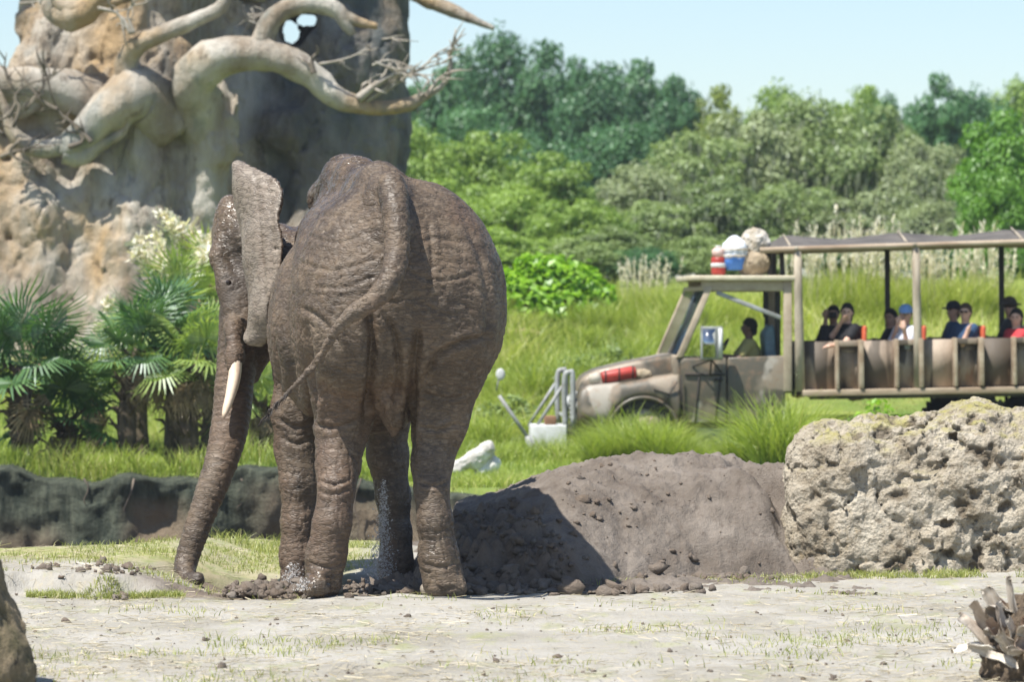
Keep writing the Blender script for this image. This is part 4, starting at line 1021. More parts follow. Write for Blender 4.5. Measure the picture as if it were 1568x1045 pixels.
for (px, top, D, w, leaf, k, lab) in [(1530, 372, 72, 150, 'lime', 1, 'bright shrub seen under the canvas roof at the right edge'), (1450, 372, 76, 150, 'dark', 3, 'dark shrub seen under the canvas roof between the plume grasses'),
    (1320, 368, 78, 170, 'dark', 0, 'dark shrub behind the left plume grass'), (1190, 372, 78, 170, 'oak', 2, 'dull shrub behind the cab roof'), (1080, 372, 77, 150, 'oak', 1, 'dull green shrub left of the bags on the cab'), (985, 385, 76, 130, 'dark', 3, 'dark low shrub at the foot of the hill right of the round bush'), (900, 370, 76, 140, 'oak', 0, 'shrub peeping over the right side of the round bush'), (1640, 380, 74, 150, 'lime', 3, 'bright shrub beyond the right edge'), (770, 360, 78, 170, 'mid', 2, 'green shrub showing between the elephant rump and the round bush'), (690, 365, 80, 180, 'mid', 3, 'green shrub hidden behind the rump of the elephant')]:
    o = tree(px, top, D, w, leaf, k, lab, False, 'shrubs at the foot of the hill', 'shrub', ); o['category'] = 'shrub'
    o.location.z -= .35 * o.scale[2] * .6; o.scale[2] *= 1.35

# ================================================================== the round bright bush
def bush(name, centre, lobes, nleaf, size, mat, label, cat, seed):
    rg = np.random.default_rng(seed); vs_, ts_ = [], []
    for c, r in lobes:
        n = int(nleaf * r * r / sum(x[1] ** 2 for x in lobes))
        u = rg.normal(0, 1, (n, 3)); u /= np.linalg.norm(u, axis=1)[:, None]
        p = np.array(c) + u * (r * (rg.random(n) ** .3) * (1 + .3 * vnoise(u * 3 + seed, seed)))[:, None]
        ok = p[:, 2] > -.1; p, u2 = p[ok], u[ok]; n = len(p)
        nrm = u2 * .6 + rg.normal(0, .5, (n, 3)) + (0, 0, .7); nrm /= np.linalg.norm(nrm, axis=1)[:, None]
        a = np.cross(nrm, rg.normal(0, 1, (n, 3))); a /= np.linalg.norm(a, axis=1)[:, None]; b = np.cross(nrm, a); s = size * rg.uniform(.6, 1.3, n)[:, None]
        f = nrm * s * .25
        vs_.append(np.stack([p - a * s, p - a * s * .2 + b * s * .5 + f, p + a * s, p - a * s * .2 - b * s * .5 + f], 1).reshape(-1, 3))
        ts_.append(np.clip(rg.normal(.55, .22, n), 0, 1))
    V = np.concatenate(vs_)
    o = empty(name, centre, label, cat)
    obj('foliage', mesh('foliage', V, [np.arange(len(V)).reshape(-1, 4)], mat, False, {'tint': ('FACE', np.concatenate(ts_))}), o)
    b = MB()
    for c, r in lobes: b.tube(spline([(0, 0, -.1), (c[0] * .4, c[1] * .4, c[2] * .6), tuple(c)], 7), np.linspace(.035, .012, 7), 6)
    b.build('stem', M_wood, o); return o
M_bright = leafy('bright_bush_leaves', (0.12, 0.29, 0.012), (0.34, 0.56, 0.04), .4, None, 0, .4)
bx0 = U(842, 500, 61); bx0[2] = float(ground_h([bx0[0]], [61.0])[0])
bush('bush', tuple(bx0), [((-.62, 0, .72), .46), ((-.25, .1, .95), .42), ((.15, .0, .88), .46), ((.52, .05, .78), .42), ((.82, -.05, .55), .34), ((-.9, .0, .45), .42), ((-.3, -.25, .45), .5), ((.3, -.25, .42), .45), ((-1.15, .1, .75), .36), ((.7, -.1, .3), .3)],
     5200, .085, M_bright, 'round bright green leafy bush right of the elephant rump', 'bush', 401)
wx0 = U(1345, 655, 45.5); wx0[2] = float(ground_h([wx0[0]], [45.5])[0])
bush('weed', tuple(wx0), [((-.2, 0, .52), .2), ((.05, 0, .66), .2), ((.28, 0, .5), .18), ((.0, 0, .3), .22), ((-.05, 0, .8), .1)], 420, .05, M_bright, 'bright leafy weed growing behind the pale boulder under the truck side', 'plant', 402)

# ================================================================== fan palms on the bank
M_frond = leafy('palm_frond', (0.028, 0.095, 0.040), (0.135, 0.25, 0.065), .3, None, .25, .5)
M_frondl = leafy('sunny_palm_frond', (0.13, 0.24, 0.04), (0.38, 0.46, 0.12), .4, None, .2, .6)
M_dead = leafy('dead_palm_frond', (0.13, 0.10, 0.06), (0.36, 0.28, 0.17), .2)
M_ptrunk = plain('shaggy_palm_trunk', (0.17, 0.13, 0.09), (0.055, 0.042, 0.03), 14, .95, .8, .03, stretch=(1, 1, .4))
def frond_mesh(name, mat, seed, spread=150, nl=30, droop=.35, stalk=.55, L=.62):
    rg = np.random.default_rng(seed); V, Fq, tt = [], [], []
    def quad(*p):
        V.extend(p); Fq.append(range(len(V) - 4, len(V))); tt.append(float(np.clip(rg.normal(.5, .2), 0, 1)))
    st = [(0, 0, 0), (stalk * .5, 0, .05), (stalk, 0, .03)]
    for i in range(2):
        a, b = np.array(st[i]), np.array(st[i + 1]); w = np.array([0, .012, 0]); quad(a - w, a + w, b + w, b - w)
    c = np.array(st[2])
    for k in range(nl):
        a = R(-spread + 2 * spread * k / (nl - 1)) + rg.normal(0, .02); l = L * (1 - .28 * abs(a) / R(spread)) * rg.uniform(.88, 1.06)
        d = np.array([math.cos(a), math.sin(a), .10 * math.cos(a * .5)]); s = np.array([-math.sin(a), math.cos(a), 0]); up = np.array([0, 0, 1.0])
        w = .017
        p0 = c; p1 = c + d * l * .5 + up * .02; p2 = c + d * l * .8 - up * droop * .12; p3 = c + d * l - up * droop * rg.uniform(.15, .5) * l
        quad(p0, p1 + s * w + up * .01, p1 + up * -.008, p0 + s * .001); quad(p0, p1 - up * .008, p1 - s * w + up * .01, p0 - s * .001)
        quad(p1 - s * w, p1 + s * w, p2 + s * w * .7, p2 - s * w * .7); quad(p2 - s * w * .7, p2 + s * w * .7, p3 + s * .002, p3 - s * .002)
    return mesh(name, np.array(V), [np.array([list(f) for f in Fq])], mat, False, {'tint': ('FACE', tt)})
FR = {'green': [frond_mesh('frond', M_frond, 420 + i, droop=.3 + .25 * i) for i in range(3)], 'light': [frond_mesh('frond', M_frondl, 430 + i, droop=.3 + .25 * i) for i in range(3)],
      'dead': [frond_mesh('dead_frond', M_dead, 440 + i, 110, 22, 1.3) for i in range(2)]}
rp = np.random.default_rng(52)
M_plume = leafy('pale_plume', (0.55, 0.48, 0.38), (0.86, 0.83, 0.76), .4)
def palm(px, py, D, h, size, kind, nf, nd, label, lean=(0, 0), flowers=0):
    size *= .80
    p = U(px, py, D); g = float(ground_h([p[0]], [D])[0])
    o = empty('fan_palm', (p[0], D, g), label, 'palm', 'fan palms on the bank of the moat')
    P = spline([(0, 0, -.1), (lean[0] * .3 + rp.normal(0, .06), lean[1] * .4, h * .5), (lean[0], lean[1], h)], 10)
    b = MB().tube(P, np.linspace(.12, .085, 10) * (size + .2), 10, .35, int(px))
    for i in range(40):
        f = rp.random() ** .7; c = P[int(f * 9)]; a = rp.uniform(0, 6.28); d = np.array([math.cos(a), math.sin(a), 0])
        b.tube([c + d * .08 * size, c + d * .2 * size + (0, 0, .10), c + d * rp.uniform(.24, .34) * size + (0, 0, rp.uniform(.02, .2))], [.03, .022, .008], 4)
    b.build('trunk', M_ptrunk, o, smooth_shade=True)
    top = P[-1]
    for i in range(nf + nd):
        dead = i >= nf
        m = FR['dead' if dead else kind]; q = obj('dead_frond' if dead else 'frond', m[rp.integers(len(m))], o, tuple(top - (0, 0, rp.uniform(.0, .25) * h * .3)))
        az = i * 2.399 + rp.normal(0, .25); el = rp.uniform(-1.45, -.95) if dead else (1.30 - 1.75 * (i / max(nf - 1, 1)) + rp.normal(0, .15))
        q.rotation_euler = (rp.normal(0, .25), -el, az); s = size * rp.uniform(.85, 1.15); s *= rp.uniform(.55, .95) if dead else 1.0; q.scale = (s, s * (.6 if dead else 1.0), s)
    for i in range(flowers):
        a = rp.uniform(0, 6.28); d = np.array([math.cos(a) * .55, math.sin(a) * .55, 1]); Lh = rp.uniform(.75, 1.25) * size
        A = spline([tuple(top), tuple(top + d * Lh * .6), tuple(top + d * Lh + (d[0] * .15, d[1] * .15, -.05))], 10)
        V, F_, tt = [], [], []
        for k in range(170):
            s = A[min(9, 3 + int(rp.random() * 7))] + rp.normal(0, .035, 3); e = s + rp.normal(0, .05, 3) + (0, 0, .02); w = rp.normal(0, .012, 3)
            V += [s - w, s + w, e + w, e - w]; F_.append(range(len(V) - 4, len(V))); tt.append(rp.random())
        obj('flower_stalk', mesh('flower_stalk', np.array(V), [np.array([list(f) for f in F_])], M_plume, False, {'tint': ('FACE', tt)}), o)
    return o
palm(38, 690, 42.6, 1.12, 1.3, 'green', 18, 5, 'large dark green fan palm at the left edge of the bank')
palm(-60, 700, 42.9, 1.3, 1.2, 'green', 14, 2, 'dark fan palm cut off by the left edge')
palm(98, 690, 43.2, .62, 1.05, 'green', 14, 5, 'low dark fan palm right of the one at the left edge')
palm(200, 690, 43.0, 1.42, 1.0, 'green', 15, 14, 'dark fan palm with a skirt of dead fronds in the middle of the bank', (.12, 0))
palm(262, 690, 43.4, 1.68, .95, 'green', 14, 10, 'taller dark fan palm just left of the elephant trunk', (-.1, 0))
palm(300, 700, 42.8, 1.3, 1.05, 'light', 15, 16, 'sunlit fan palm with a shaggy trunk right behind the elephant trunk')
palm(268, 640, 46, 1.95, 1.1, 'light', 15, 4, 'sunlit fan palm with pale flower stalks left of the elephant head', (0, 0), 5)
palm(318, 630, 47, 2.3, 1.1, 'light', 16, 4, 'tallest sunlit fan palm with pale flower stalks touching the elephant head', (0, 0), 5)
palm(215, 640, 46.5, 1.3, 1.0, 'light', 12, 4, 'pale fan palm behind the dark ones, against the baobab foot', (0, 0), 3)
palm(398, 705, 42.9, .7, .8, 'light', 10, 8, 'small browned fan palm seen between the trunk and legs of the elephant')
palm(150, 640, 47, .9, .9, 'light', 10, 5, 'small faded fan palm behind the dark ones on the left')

# ================================================================== plume grass and grass clumps
M_tall = leafy('tall_yellow_grass', (0.19, 0.26, 0.03), (0.50, 0.56, 0.12), .45, (0.64, 0.60, 0.3), .2)
def clump_mesh(name, seed, n, r, h, lean, mat, w=.012):
    rg = np.random.default_rng(seed); a = rg.uniform(0, 6.28, n); q = r * np.sqrt(rg.random(n))
    P = np.stack([np.cos(a) * q, np.sin(a) * q, np.full(n, -.03)], 1); V, Q = blades(P, h * rg.uniform(.55, 1.1, n), w, lean * rg.uniform(.2, 1.2, n), rg, 4)
    V[:, :2] += (V[:, :2] * .55) * (V[:, 2:3] / h)
    return mesh(name, V, [Q], mat, False, {'tint': ('FACE', np.tile(np.clip(rg.normal(.5, .2, n), 0, 1), 4))})
def plume_mesh(seed, n, r, h):
    rg = np.random.default_rng(seed); V, tt = [], []
    for i in range(n):
        a = rg.uniform(0, 6.28); q = r * math.sqrt(rg.random()); b = np.array([math.cos(a) * q, math.sin(a) * q, 0]); d = np.array([b[0] * .5 + rg.normal(0, .06), b[1] * .5, 1.0])
        H = h * rg.uniform(.82, 1.12)
        for k in range(26):
            f = rg.uniform(.68, 1.0); s = b + d * H * f + rg.normal(0, .012, 3); e = s + np.array([rg.normal(0, .03), rg.normal(0, .03), .07]); w = rg.normal(0, .009, 3) * (1, 1, .2)
            V += [s - w, s + w, e + w * .4, e - w * .4]; tt.append(rg.random())
        w = np.array([.004, 0, 0]); s, e = b + d * H * .3, b + d * H * .95; V += [s - w, s + w, e + w, e - w]; tt.append(.2)
    V = np.array(V); return mesh('plume', V, [np.arange(len(V)).reshape(-1, 4)], M_plume, False, {'tint': ('FACE', tt)})
tallm = [clump_mesh('grass_blades', 460 + i, 520, .42, 1.05, .35, M_tall) for i in range(3)]; plumem = [plume_mesh(470 + i, 20, .42, 1.62) for i in range(3)]
rc = np.random.default_rng(61)
for j, (px, D, s) in enumerate([(1232, 61.5, 1.0), (1262, 62.5, 1.05), (1292, 61.8, 1.0), (1322, 62.6, 1.1), (1352, 61.6, 1.0), (1380, 62.4, 1.05), (1415, 61.8, .95), (1442, 62.3, 1.0), (1472, 61.6, 1.05), (1500, 62.2, 1.0), (1524, 61.9, .95)] +
                            [(1000, 62.5, .75), (1035, 61.5, .8), (968, 63, .7), (1070, 62.4, .8), (1110, 61.2, .8), (1150, 61.8, .85), (1190, 62, .9), (1205, 61.0, .8)]):
    p = U(px, 480, D); right = j < 11
    lab = ('left stand of white plumed grass behind the truck passengers' if px < 1395 else 'right stand of white plumed grass behind the truck passengers') if right else 'yellow grass tuft on the slope seen past the truck cab'
    o = empty('plume_grass', (p[0], D, float(ground_h([p[0]], [D])[0])), lab, 'grass clump', 'left stand of plume grass' if px < 1395 and right else ('right stand of plume grass' if right else 'yellow tufts past the cab'), rc.uniform(0, 6))
    o.scale = (s * 1.0, s, s * (.82 * rc.uniform(.78, 1.25) if right else rc.uniform(.6, 1.0))); obj('grass_blades', tallm[j % 3], o)
    if right or px in (1000, 968): obj('plume', plumem[j % 3], o)
bigm = [clump_mesh('grass_blades', 480 + i, 900, .26, .95, .75, M_grass, .011) for i in range(2)]
for j, (px, py, D, s, lab) in enumerate([(1190, 705, 44.0, 1.15, 'big fountain of green grass in front of the truck door, left of the boulder'), (1225, 690, 45.2, 1.0, 'grass clump behind the big fountain of grass'),
        (960, 700, 45.5, .78, 'grass clump in front of the truck front wheel'), (1015, 700, 45.2, .80, 'grass clump under the rear edge of the wheel arch'), (915, 700, 45.4, .62, 'low grass clump below the headlight of the truck'), (1052, 702, 45, .5, 'low grass clump left of the grey step box'), (985, 695, 46.4, .8, 'tall grass clump hiding the foot of the front wheel'), (940, 690, 46.6, .7, 'grass clump below the wing of the truck'), (1140, 702, 45, .7, 'grass clump between the step box and the big fountain of grass')]):
    p = U(px, py, D); o = empty('grass_clump', (p[0], D, float(ground_h([p[0]], [D])[0])), lab, 'grass clump', 'grass clumps along the truck', rc.uniform(0, 6)); o.scale = (s, s, s)
    obj('grass_blades', bigm[j % 2], o)
rm = np.random.default_rng(91); midm = [clump_mesh('grass_blades', 490 + i, 260, .30, .8, .6, (M_grass, M_tall, M_grass)[i], .016) for i in range(3)]
for j in range(64):
    px, D = rm.uniform(700, 1075), rm.uniform(47.5, 60.5); p = U(px, 500, D); k = rm.integers(3); s = rm.uniform(.5, 1.15)
    o = empty('grass_clump', (p[0], D, float(ground_h([p[0]], [D])[0])), ('loose yellow grass clump on the slope between the elephant and the truck cab' if k == 1 else ('loose green grass clump on the slope near the elephant' if px < 880 else 'loose green grass clump on the slope near the truck front')), 'grass clump', ('yellow' if k == 1 else ('near' if px < 880 else 'far')) + ' grass clumps on the slope', rm.uniform(0, 6)); o.scale = (s, s, s * rm.uniform(.7, 1.2)); obj('grass_blades', midm[k], o)
for (px, D, w, h, lab) in ((868, 54, 1.3, .75, 'low dark shrub in the grass of the slope above the truck front'), (930, 55.5, 1.1, .6, 'low dark shrub in the grass left of the truck windscreen'), (775, 52, .9, .6, 'low dark shrub in the grass just right of the elephant thigh')):
    p = U(px, 500, D); o = bush('shrub', (p[0], D, float(ground_h([p[0]], [D])[0])), [((-.3 * w, 0, .3 * h), .3 * w), ((.1 * w, 0, .45 * h), .32 * w), ((.4 * w, 0, .25 * h), .26 * w)], 900, .05, LEAF['oak'], lab, 'shrub', int(px))
# the meadow itself
rg = np.random.default_rng(71)
def field(n, y0, y1, x0, x1, hmin, hmax, w, cut, seed, mat, name, segs=2, wide=1.0):
    rg = np.random.default_rng(seed); y = y0 + (y1 - y0) * rg.random(n) ** 1.2; x = rg.uniform(x0, x1, n) * y / 45
    f = fbm(np.stack([x * .8, y * .6, 0 * x], 1), 3, seed); k = f + rg.uniform(-.3, .3, n) > cut; x, y, f = x[k], y[k], f[k]
    k = (y > far_bank(x) - .05); x, y, f = x[k], y[k], f[k]; n = len(x)
    P = np.stack([x, y, ground_h(x, y) - .02], 1); h = hmin + (hmax - hmin) * np.clip(.5 + f * .9, 0, 1) * rg.uniform(.5, 1.1, n)
    V, Q = blades(P, h, w, rg.uniform(.15, .9, n), rg, segs)
    return stuff(name, V, Q, mat, np.tile(np.clip(rg.normal(.47, .22, n) + .5 * f, 0, 1), segs))
field(12000, 40.6, 42.2, -9, -.9, .12, .5, .010, -.4, 76, M_grass, 'lip_grass', 3)
field(60000, 40.0, 47.6, -7.2, 7.2, .06, .24, .010, -.3, 72, M_grass, 'bank_grass')
field(16000, 38.6, 41.0, -.2, 4.0, .06, .22, .010, -.4, 78, M_turf, 'near_bank_grass')
field(52000, 46.5, 60.5, -7.5, 3.3, .18, .62, .014, -.25, 73, M_grass, 'slope_grass')
field(26000, 50.5, 61, -1.0, 7.5, .04, .12, .014, -.5, 75, M_turf, 'lawn_grass')
field(16000, 56, 70, -1.5, 7.0, .3, .8, .018, -.05, 74, M_tall, 'yellow_meadow_grass')
# ================================================================== the open safari truck
TD = 48.0; TK = F_PX / TD
def tx(px): return (px - 784.0) / TK
def tz(py): return CAM_Z - (py - 480.0) / TK
TO = np.array([tx(1215), TD, 0.0]); TYAW = R(2.2)
TW_ = Matrix.Translation(Vector(TO)) @ Matrix.Rotation(TYAW, 4, 'Z')
def T(px, py, y=0.0): return np.array([tx(px) - TO[0], y, tz(py)])      # y: metres in from the near side
def TW(p): return TW_ @ Vector(p)
def poly(*pts): return [(tx(a) - TO[0], tz(b)) for a, b in pts]
WIDE = 2.15
truck = empty('safari_truck', tuple(TO), 'open safari truck in faded camouflage paint with a canvas roof and passengers on benches', 'truck', None, TYAW)
t = NT('faded_camouflage')
n = t.noise(1.25, 3, 0.5); n2 = t.noise(1.6, 3, .5, t.co((1.3, 1, 1)))
c = t.mix(t.ramp(n, [(0.44, 0.0), (0.49, 1.0)]), (0.26, 0.215, 0.16), (0.09, 0.08, 0.058))
c = t.mix(t.ramp(n2, [(0.58, 0.0), (0.63, 0.8)]), c, (0.38, 0.35, 0.30))
c = t.mix(t.ramp(t.noise(6, 5, 0.75), [(0.5, 0.0), (0.7, 0.7)]), c, (0.24, 0.15, 0.09))
M_camo = t.set(c, t.ramp(t.noise(6, 4), [(.3, .32), (.7, .6)]), t.bump(t.noise(20, 3), .1, .01), spec=0.5)
t = NT('weathered_panel_shadow_bands')
n = t.noise(2.2, 5, 0.65, t.co((1, 1, .6)))
c = t.mix(t.ramp(n, [(0.35, 0.0), (0.65, 1.0)]), (0.20, 0.155, 0.115), (0.45, 0.365, 0.285))
c = t.mix(t.ramp(t.noise(4, 5, 0.7, t.co((2, 1, .4))), [(0.56, 0.0), (0.72, 0.8)]), c, (0.25, 0.13, 0.07))
mpd = t.n('ShaderNodeMapping'); mpd.inputs['Rotation'].default_value = (0, R(38), 0); mpd.inputs['Scale'].default_value = (2.6, 1, .7); t.L(t.tc.outputs['Object'], mpd.inputs[0])
c = t.mix(t.ramp(t.noise(1.25, 2, .5, mpd.outputs[0], .6), [(.53, 0), (.57, .9)]), c, (.075, .06, .045))  # dark diagonal bands painted in place of slanting shadows on the panels
M_panel = t.set(c, .7, t.bump(t.noise(14, 4), .3, .01))
M_post = plain('pale_log', (0.42, 0.37, 0.29), (0.24, 0.2, 0.15), 7, .85, .5, .02, stretch=(1, 1, .25))
M_rail = plain('worn_wood_rail', (0.43, 0.36, 0.27), (0.25, 0.18, 0.12), 5, .8, .4, .01, stretch=(.3, 1, 1))
M_darkpost = plain('dark_steel_post', (0.045, 0.045, 0.045), (0.025, 0.022, 0.02), 6, .6, .1)
M_grey = plain('grey_steel', (0.36, 0.38, 0.38), (0.22, 0.22, 0.21), 5, .5, .2)
M_pale = plain('pale_metal_box', (0.62, 0.64, 0.64), (0.46, 0.47, 0.46), 5, .55, .2)
M_black = plain('black_rubber', (0.022, 0.022, 0.022), (0.04, 0.036, 0.03), 8, .8, .3)
M_under = plain('dusty_chassis', (0.07, 0.06, 0.05), (0.03, 0.028, 0.025), 5, .85, .2)
M_canvas = plain('grey_canvas', (0.115, 0.105, 0.095), (0.07, 0.064, 0.058), 3, .9, .4, .02)
M_cream = plain('cream_roof_edge', (0.58, 0.53, 0.40), (0.45, 0.39, 0.28), 6, .6, .2)
M_tanpaint = plain('tan_paint', (0.46, 0.39, 0.29), (0.33, 0.26, 0.19), 5, .6, .2)
M_red = plain('red_paint', (0.42, 0.045, 0.035), (0.27, 0.03, 0.02), 6, .5, .1)
M_orange = plain('orange_red_vinyl', (0.55, 0.12, 0.05), (0.4, 0.07, 0.03), 6, .5, .1)
M_strap = plain('dark_strap', (0.035, 0.03, 0.026), rough=.8, bump=0)
t = NT('truck_glass'); t.b.inputs['Transmission Weight'].default_value = .9
M_glass = t.set((0.30, 0.36, 0.37), 0.03); t.b.inputs['IOR'].default_value = 1.05
t = NT('mirror_glass'); M_mirror = t.set((0.4, 0.42, 0.42), 0.04, None, 1.0)
def tp(b, name, mat, parent=None, bevel=0.012, sm=False, **kw): return b.build(name, mat, parent or truck, (0, 0, 0), sm, bevel, **kw)
# bonnet and wings
hood = tp(MB().prism(poly((890, 628), (888, 598), (895, 579), (918, 567), (960, 557), (1040, 541), (1046, 628)), .42, 1.72), 'bonnet', M_camo, None, .07)
arch_c, arch_r = (985, 662), 51
arc = [(arch_c[0] + arch_r * math.cos(R(a)), arch_c[1] - arch_r * math.sin(R(a))) for a in range(0, 181, 12)]
wing = [(884, 655), (884, 612), (890, 603), (905, 598), (960, 593), (1041, 577), (1041, 655)] + arc
for y0 in (0.0, 1.80):
    # strips between the outline and the arch keep the wing a clean surface
    top = lambda x: np.interp(x, [884, 890, 905, 960, 1041], [608, 596, 591, 586, 573])
    X = np.linspace(884, 1041, 34); low = np.array([655 if abs(x - 985) > arch_r else 662 - math.sqrt(arch_r ** 2 - (x - 985) ** 2) for x in X])
    low = np.minimum(low, 655); b = MB(); V = []
    for x, lo_ in zip(X, low):
        tt_ = top(x)
        for (yy, zz) in ((y0 + .0, lo_), (y0 + (-.05 if y0 == 0 else .0), (lo_ * .6 + tt_ * .4)), (y0 + .02, tt_ + 4), (y0 + .06, tt_), (y0 + .35, tt_ - 3), (y0 + .35, lo_)): V.append(T(x, zz, yy if y0 == 0 else 2 * 1.075 - (yy - 1.80)))
    n = 6; f = [(i * n + k, i * n + (k + 1) % n, (i + 1) * n + (k + 1) % n, (i + 1) * n + k) for i in range(33) for k in range(n)]
    b.add(V, [f, ]); b.f.setdefault(6, []).append(np.array([list(range(6))[::-1], [33 * 6 + k for k in range(6)]]))
    w = tp(b, 'wing', M_camo, None, 0)
    a = [T(x, y, (-.03 if y0 == 0 else 2.18)) for x, y in [(arch_c[0] + (arch_r + 2) * math.cos(R(q)), arch_c[1] - (arch_r + 2) * math.sin(R(q))) for q in range(8, 173, 8)]]
    MB().tube(a, .026, 8).build('arch_lip', M_camo, w, (0, 0, 0), True)
for ya, yb in ((.30, .42), (1.73, 1.85)): tp(MB().box(T(931, 606, ya), T(1042, 652, yb)), 'wheel_well', M_under, None, 0)
g = tp(MB().box(T(884, 602, .40), T(890, 650, 1.75)), 'grille', M_grey)
for i in range(6): MB().box(T(881.5, 608 + i * 7, .45), T(884.5, 611 + i * 7, 1.70)).build('grille_bar', M_pale, g)
for y in (.2, 1.95):
    hl = tp(MB().tube([T(888, 622, y), T(881, 622, y)], [.11, .10], 16), 'headlight', M_grey, None, 0, True)
    MB().tube([T(881, 622, y), T(879.5, 622, y)], [.085, .06], 14).build('lens', M_pale, hl, (0, 0, 0), True)
# front guard, box, rods
tp(MB().box(T(868, 655, .1), T(884, 668, 2.05)), 'bumper', M_under)
for y in (.12, 2.0):
    tp(MB().tube(spline([T(866, 655, y), T(864, 600, y), T(866, 575, y), T(872, 571, y), T(877, 577, y), T(878, 655, y)], 22), .038, 8), 'guard_post', M_grey, None, 0, True)
    tp(MB().cyl(T(818, 660, y), T(861, 592, y), .022, 8), 'guard_brace', M_grey, None, 0, True)
tp(MB().cyl(T(868, 640, .12), T(868, 640, 2.0), .03, 8), 'guard_bar', M_grey, None, 0, True)
tp(MB().box(T(813, 651, .05), T(868, 690, .75)), 'tool_box', M_pale, None, .02)
tp(MB().box(T(835, 638, .1), T(852, 651, .5)), 'winch_block', plain('rust_brown', (.30, .16, .09), (.18, .1, .06), 7, .8, .3))
tp(MB().box(T(868, 660, .2), T(900, 682, 1.9)), 'winch_bay', M_under, None, .02)
tp(MB().cyl(T(764, 606, .0), T(813, 678, .06), .026, 8), 'guide_rod', M_grey, None, 0, True)
tp(MB().cyl(T(808, 668, .06), T(818, 700, .06), .05, 8, .035), 'rod_socket', M_grey, None, 0, True)
m = tp(MB().cyl(T(767, 603, 1.9), T(772, 580, 1.9), .012, 6), 'mirror_stalk', M_grey, None, 0, True)
MB().ball(T(773.5, 577, 1.88), (.065, .02, .085), 12, 8).build('front_mirror', M_pale, m, (0, 0, 0), True)
# wheels
def wheel(px, py, y, out):
    c = T(px, py, y); b = MB(); R_, w = .455, .27
    prof = [(.27, -w / 2), (.40, -w / 2), (R_ - .02, -w / 2 + .03), (R_, -w / 2 + .07), (R_, w / 2 - .07), (R_ - .02, w / 2 - .03), (.40, w / 2), (.27, w / 2)]
    n = 30; V = [c + (r * math.cos(2 * math.pi * k / n), yy, r * math.sin(2 * math.pi * k / n)) for r, yy in prof for k in range(n)]; m = len(prof)
    b.add(V, [[(i * n + k, i * n + (k + 1) % n, (i + 1) * n + (k + 1) % n, (i + 1) * n + k) for i in range(m - 1) for k in range(n)]])
    for k in range(n):
        a = 2 * math.pi * k / n; d = np.array([math.cos(a), 0, math.sin(a)]); s = .1 if k % 2 else -.1
        b.bar(c + d * R_ + (0, s, 0), c + d * (R_ + .018) + (0, s * .2, 0), .05, .06)
    hub = tp(MB().cyl(c - (0, .08, 0), c + (0, .08, 0), .10, 14), 'wheel', M_under, None, 0)
    b.build('tyre', M_black, hub, (0, 0, 0))
    rm = MB().tube([c + (0, -w * .42, 0), c + (0, -w * .30, 0), c + (0, w * .30, 0), c + (0, w * .42, 0)], [.28, .22, .22, .28], 20)
    for k in range(6): a = k * math.pi / 3; rm.ball(c + (.13 * math.cos(a), out * w * .38, .13 * math.sin(a)), .02, 6, 4)
    rm.build('rim', M_tanpaint, hub, (0, 0, 0), True)
for px in (985, 1500, 1620):
    for y, o in ((.14, -1), (WIDE - .14, 1)): wheel(px, 656, y, o)
tp(MB().box(T(900, 640, .75), T(1760, 655, .87)).box(T(900, 640, 1.3), T(1760, 655, 1.42)), 'chassis', M_under)
tp(MB().cyl(T(985, 656, .1), T(985, 656, 2.05), .06, 10), 'axle', M_under, None, 0)
tp(MB().box(T(1066, 656, .08), T(1124, 694, .62)), 'step_box', plain('mossy_grey_metal', (.27, .30, .26), (.17, .19, .16), 6, .8, .3), None, .025)
tp(MB().box(T(1046, 650, .1), T(1205, 662, 2.05)), 'running_board', M_under)
# cab: door, rear quarter, floor, screen, pillars, roof
for y, w in ((0.0, .07), (WIDE - .07, .07)):
    out = -1 if y == 0 else 1
    d = tp(MB().prism(poly((1043, 648), (1043, 577), (1041, 556), (1046, 549), (1112, 548), (1112, 648)), y, y + w), 'door', M_camo, None, .02)
    yy = y - .012 if y == 0 else y + w + .012
    MB().box(T(1048, 572, yy - .012), T(1110, 575.5, yy + .012)).build('door_strip', M_strap, d)
    MB().box(T(1094, 580, yy - .02), T(1106, 583.5, yy + .02)).build('handle', M_strap, d)
    MB().bar(T(1070, 573, yy), T(1064, 648, yy), .018, .015).build('strap', M_strap, d); MB().bar(T(1104, 573, yy), T(1095, 646, yy), .02, .015).build('strap', M_strap, d)
    tp(MB().prism(poly((1114, 648), (1114, 548), (1203, 545), (1203, 648)), y + .006, y + w - .006), 'cab_side', M_camo, None, .02)
tp(MB().box(T(1045, 632, .07), T(1203, 640, WIDE - .07)), 'cab_floor', M_under)
tp(MB().prism(poly((1030, 560), (1030, 546), (1046, 548), (1046, 632), (1038, 632)), .07, WIDE - .07), 'dashboard', M_camo)
for y in (.0, WIDE - .09):
    k = 0 if y == 0 else -13
    tp(MB().prism(poly((1035 + k, 548), (1046 + k + (k < 0) * -4, 548), (1091 + k + (k < 0) * -4, 440), (1081 + k, 440)), y, y + (.09 if y == 0 else .05)), 'pillar', M_tanpaint, None, .012)
ga, gb, gc, gd = T(1038, 546, .09), T(1083, 442, .09), T(1070, 442, WIDE - .06), T(1025, 546, WIDE - .06); gn = np.array([.012, 0, .004])
tp(MB().add([ga, gb, gc, gd, ga + gn, gb + gn, gc + gn, gd + gn], [[(0, 1, 2, 3), (7, 6, 5, 4), (0, 4, 5, 1), (1, 5, 6, 2), (2, 6, 7, 3), (3, 7, 4, 0)]]), 'windscreen', M_glass, None, 0)
tp(MB().bar(T(1037, 547, .09), T(1025, 547, WIDE - .05), .05, .05), 'screen_sill', M_tanpaint, None, .008)
tp(MB().bar(T(1083, 442, .09), T(1070, 442, WIDE - .05), .06, .06), 'screen_header', M_tanpaint, None, .008)
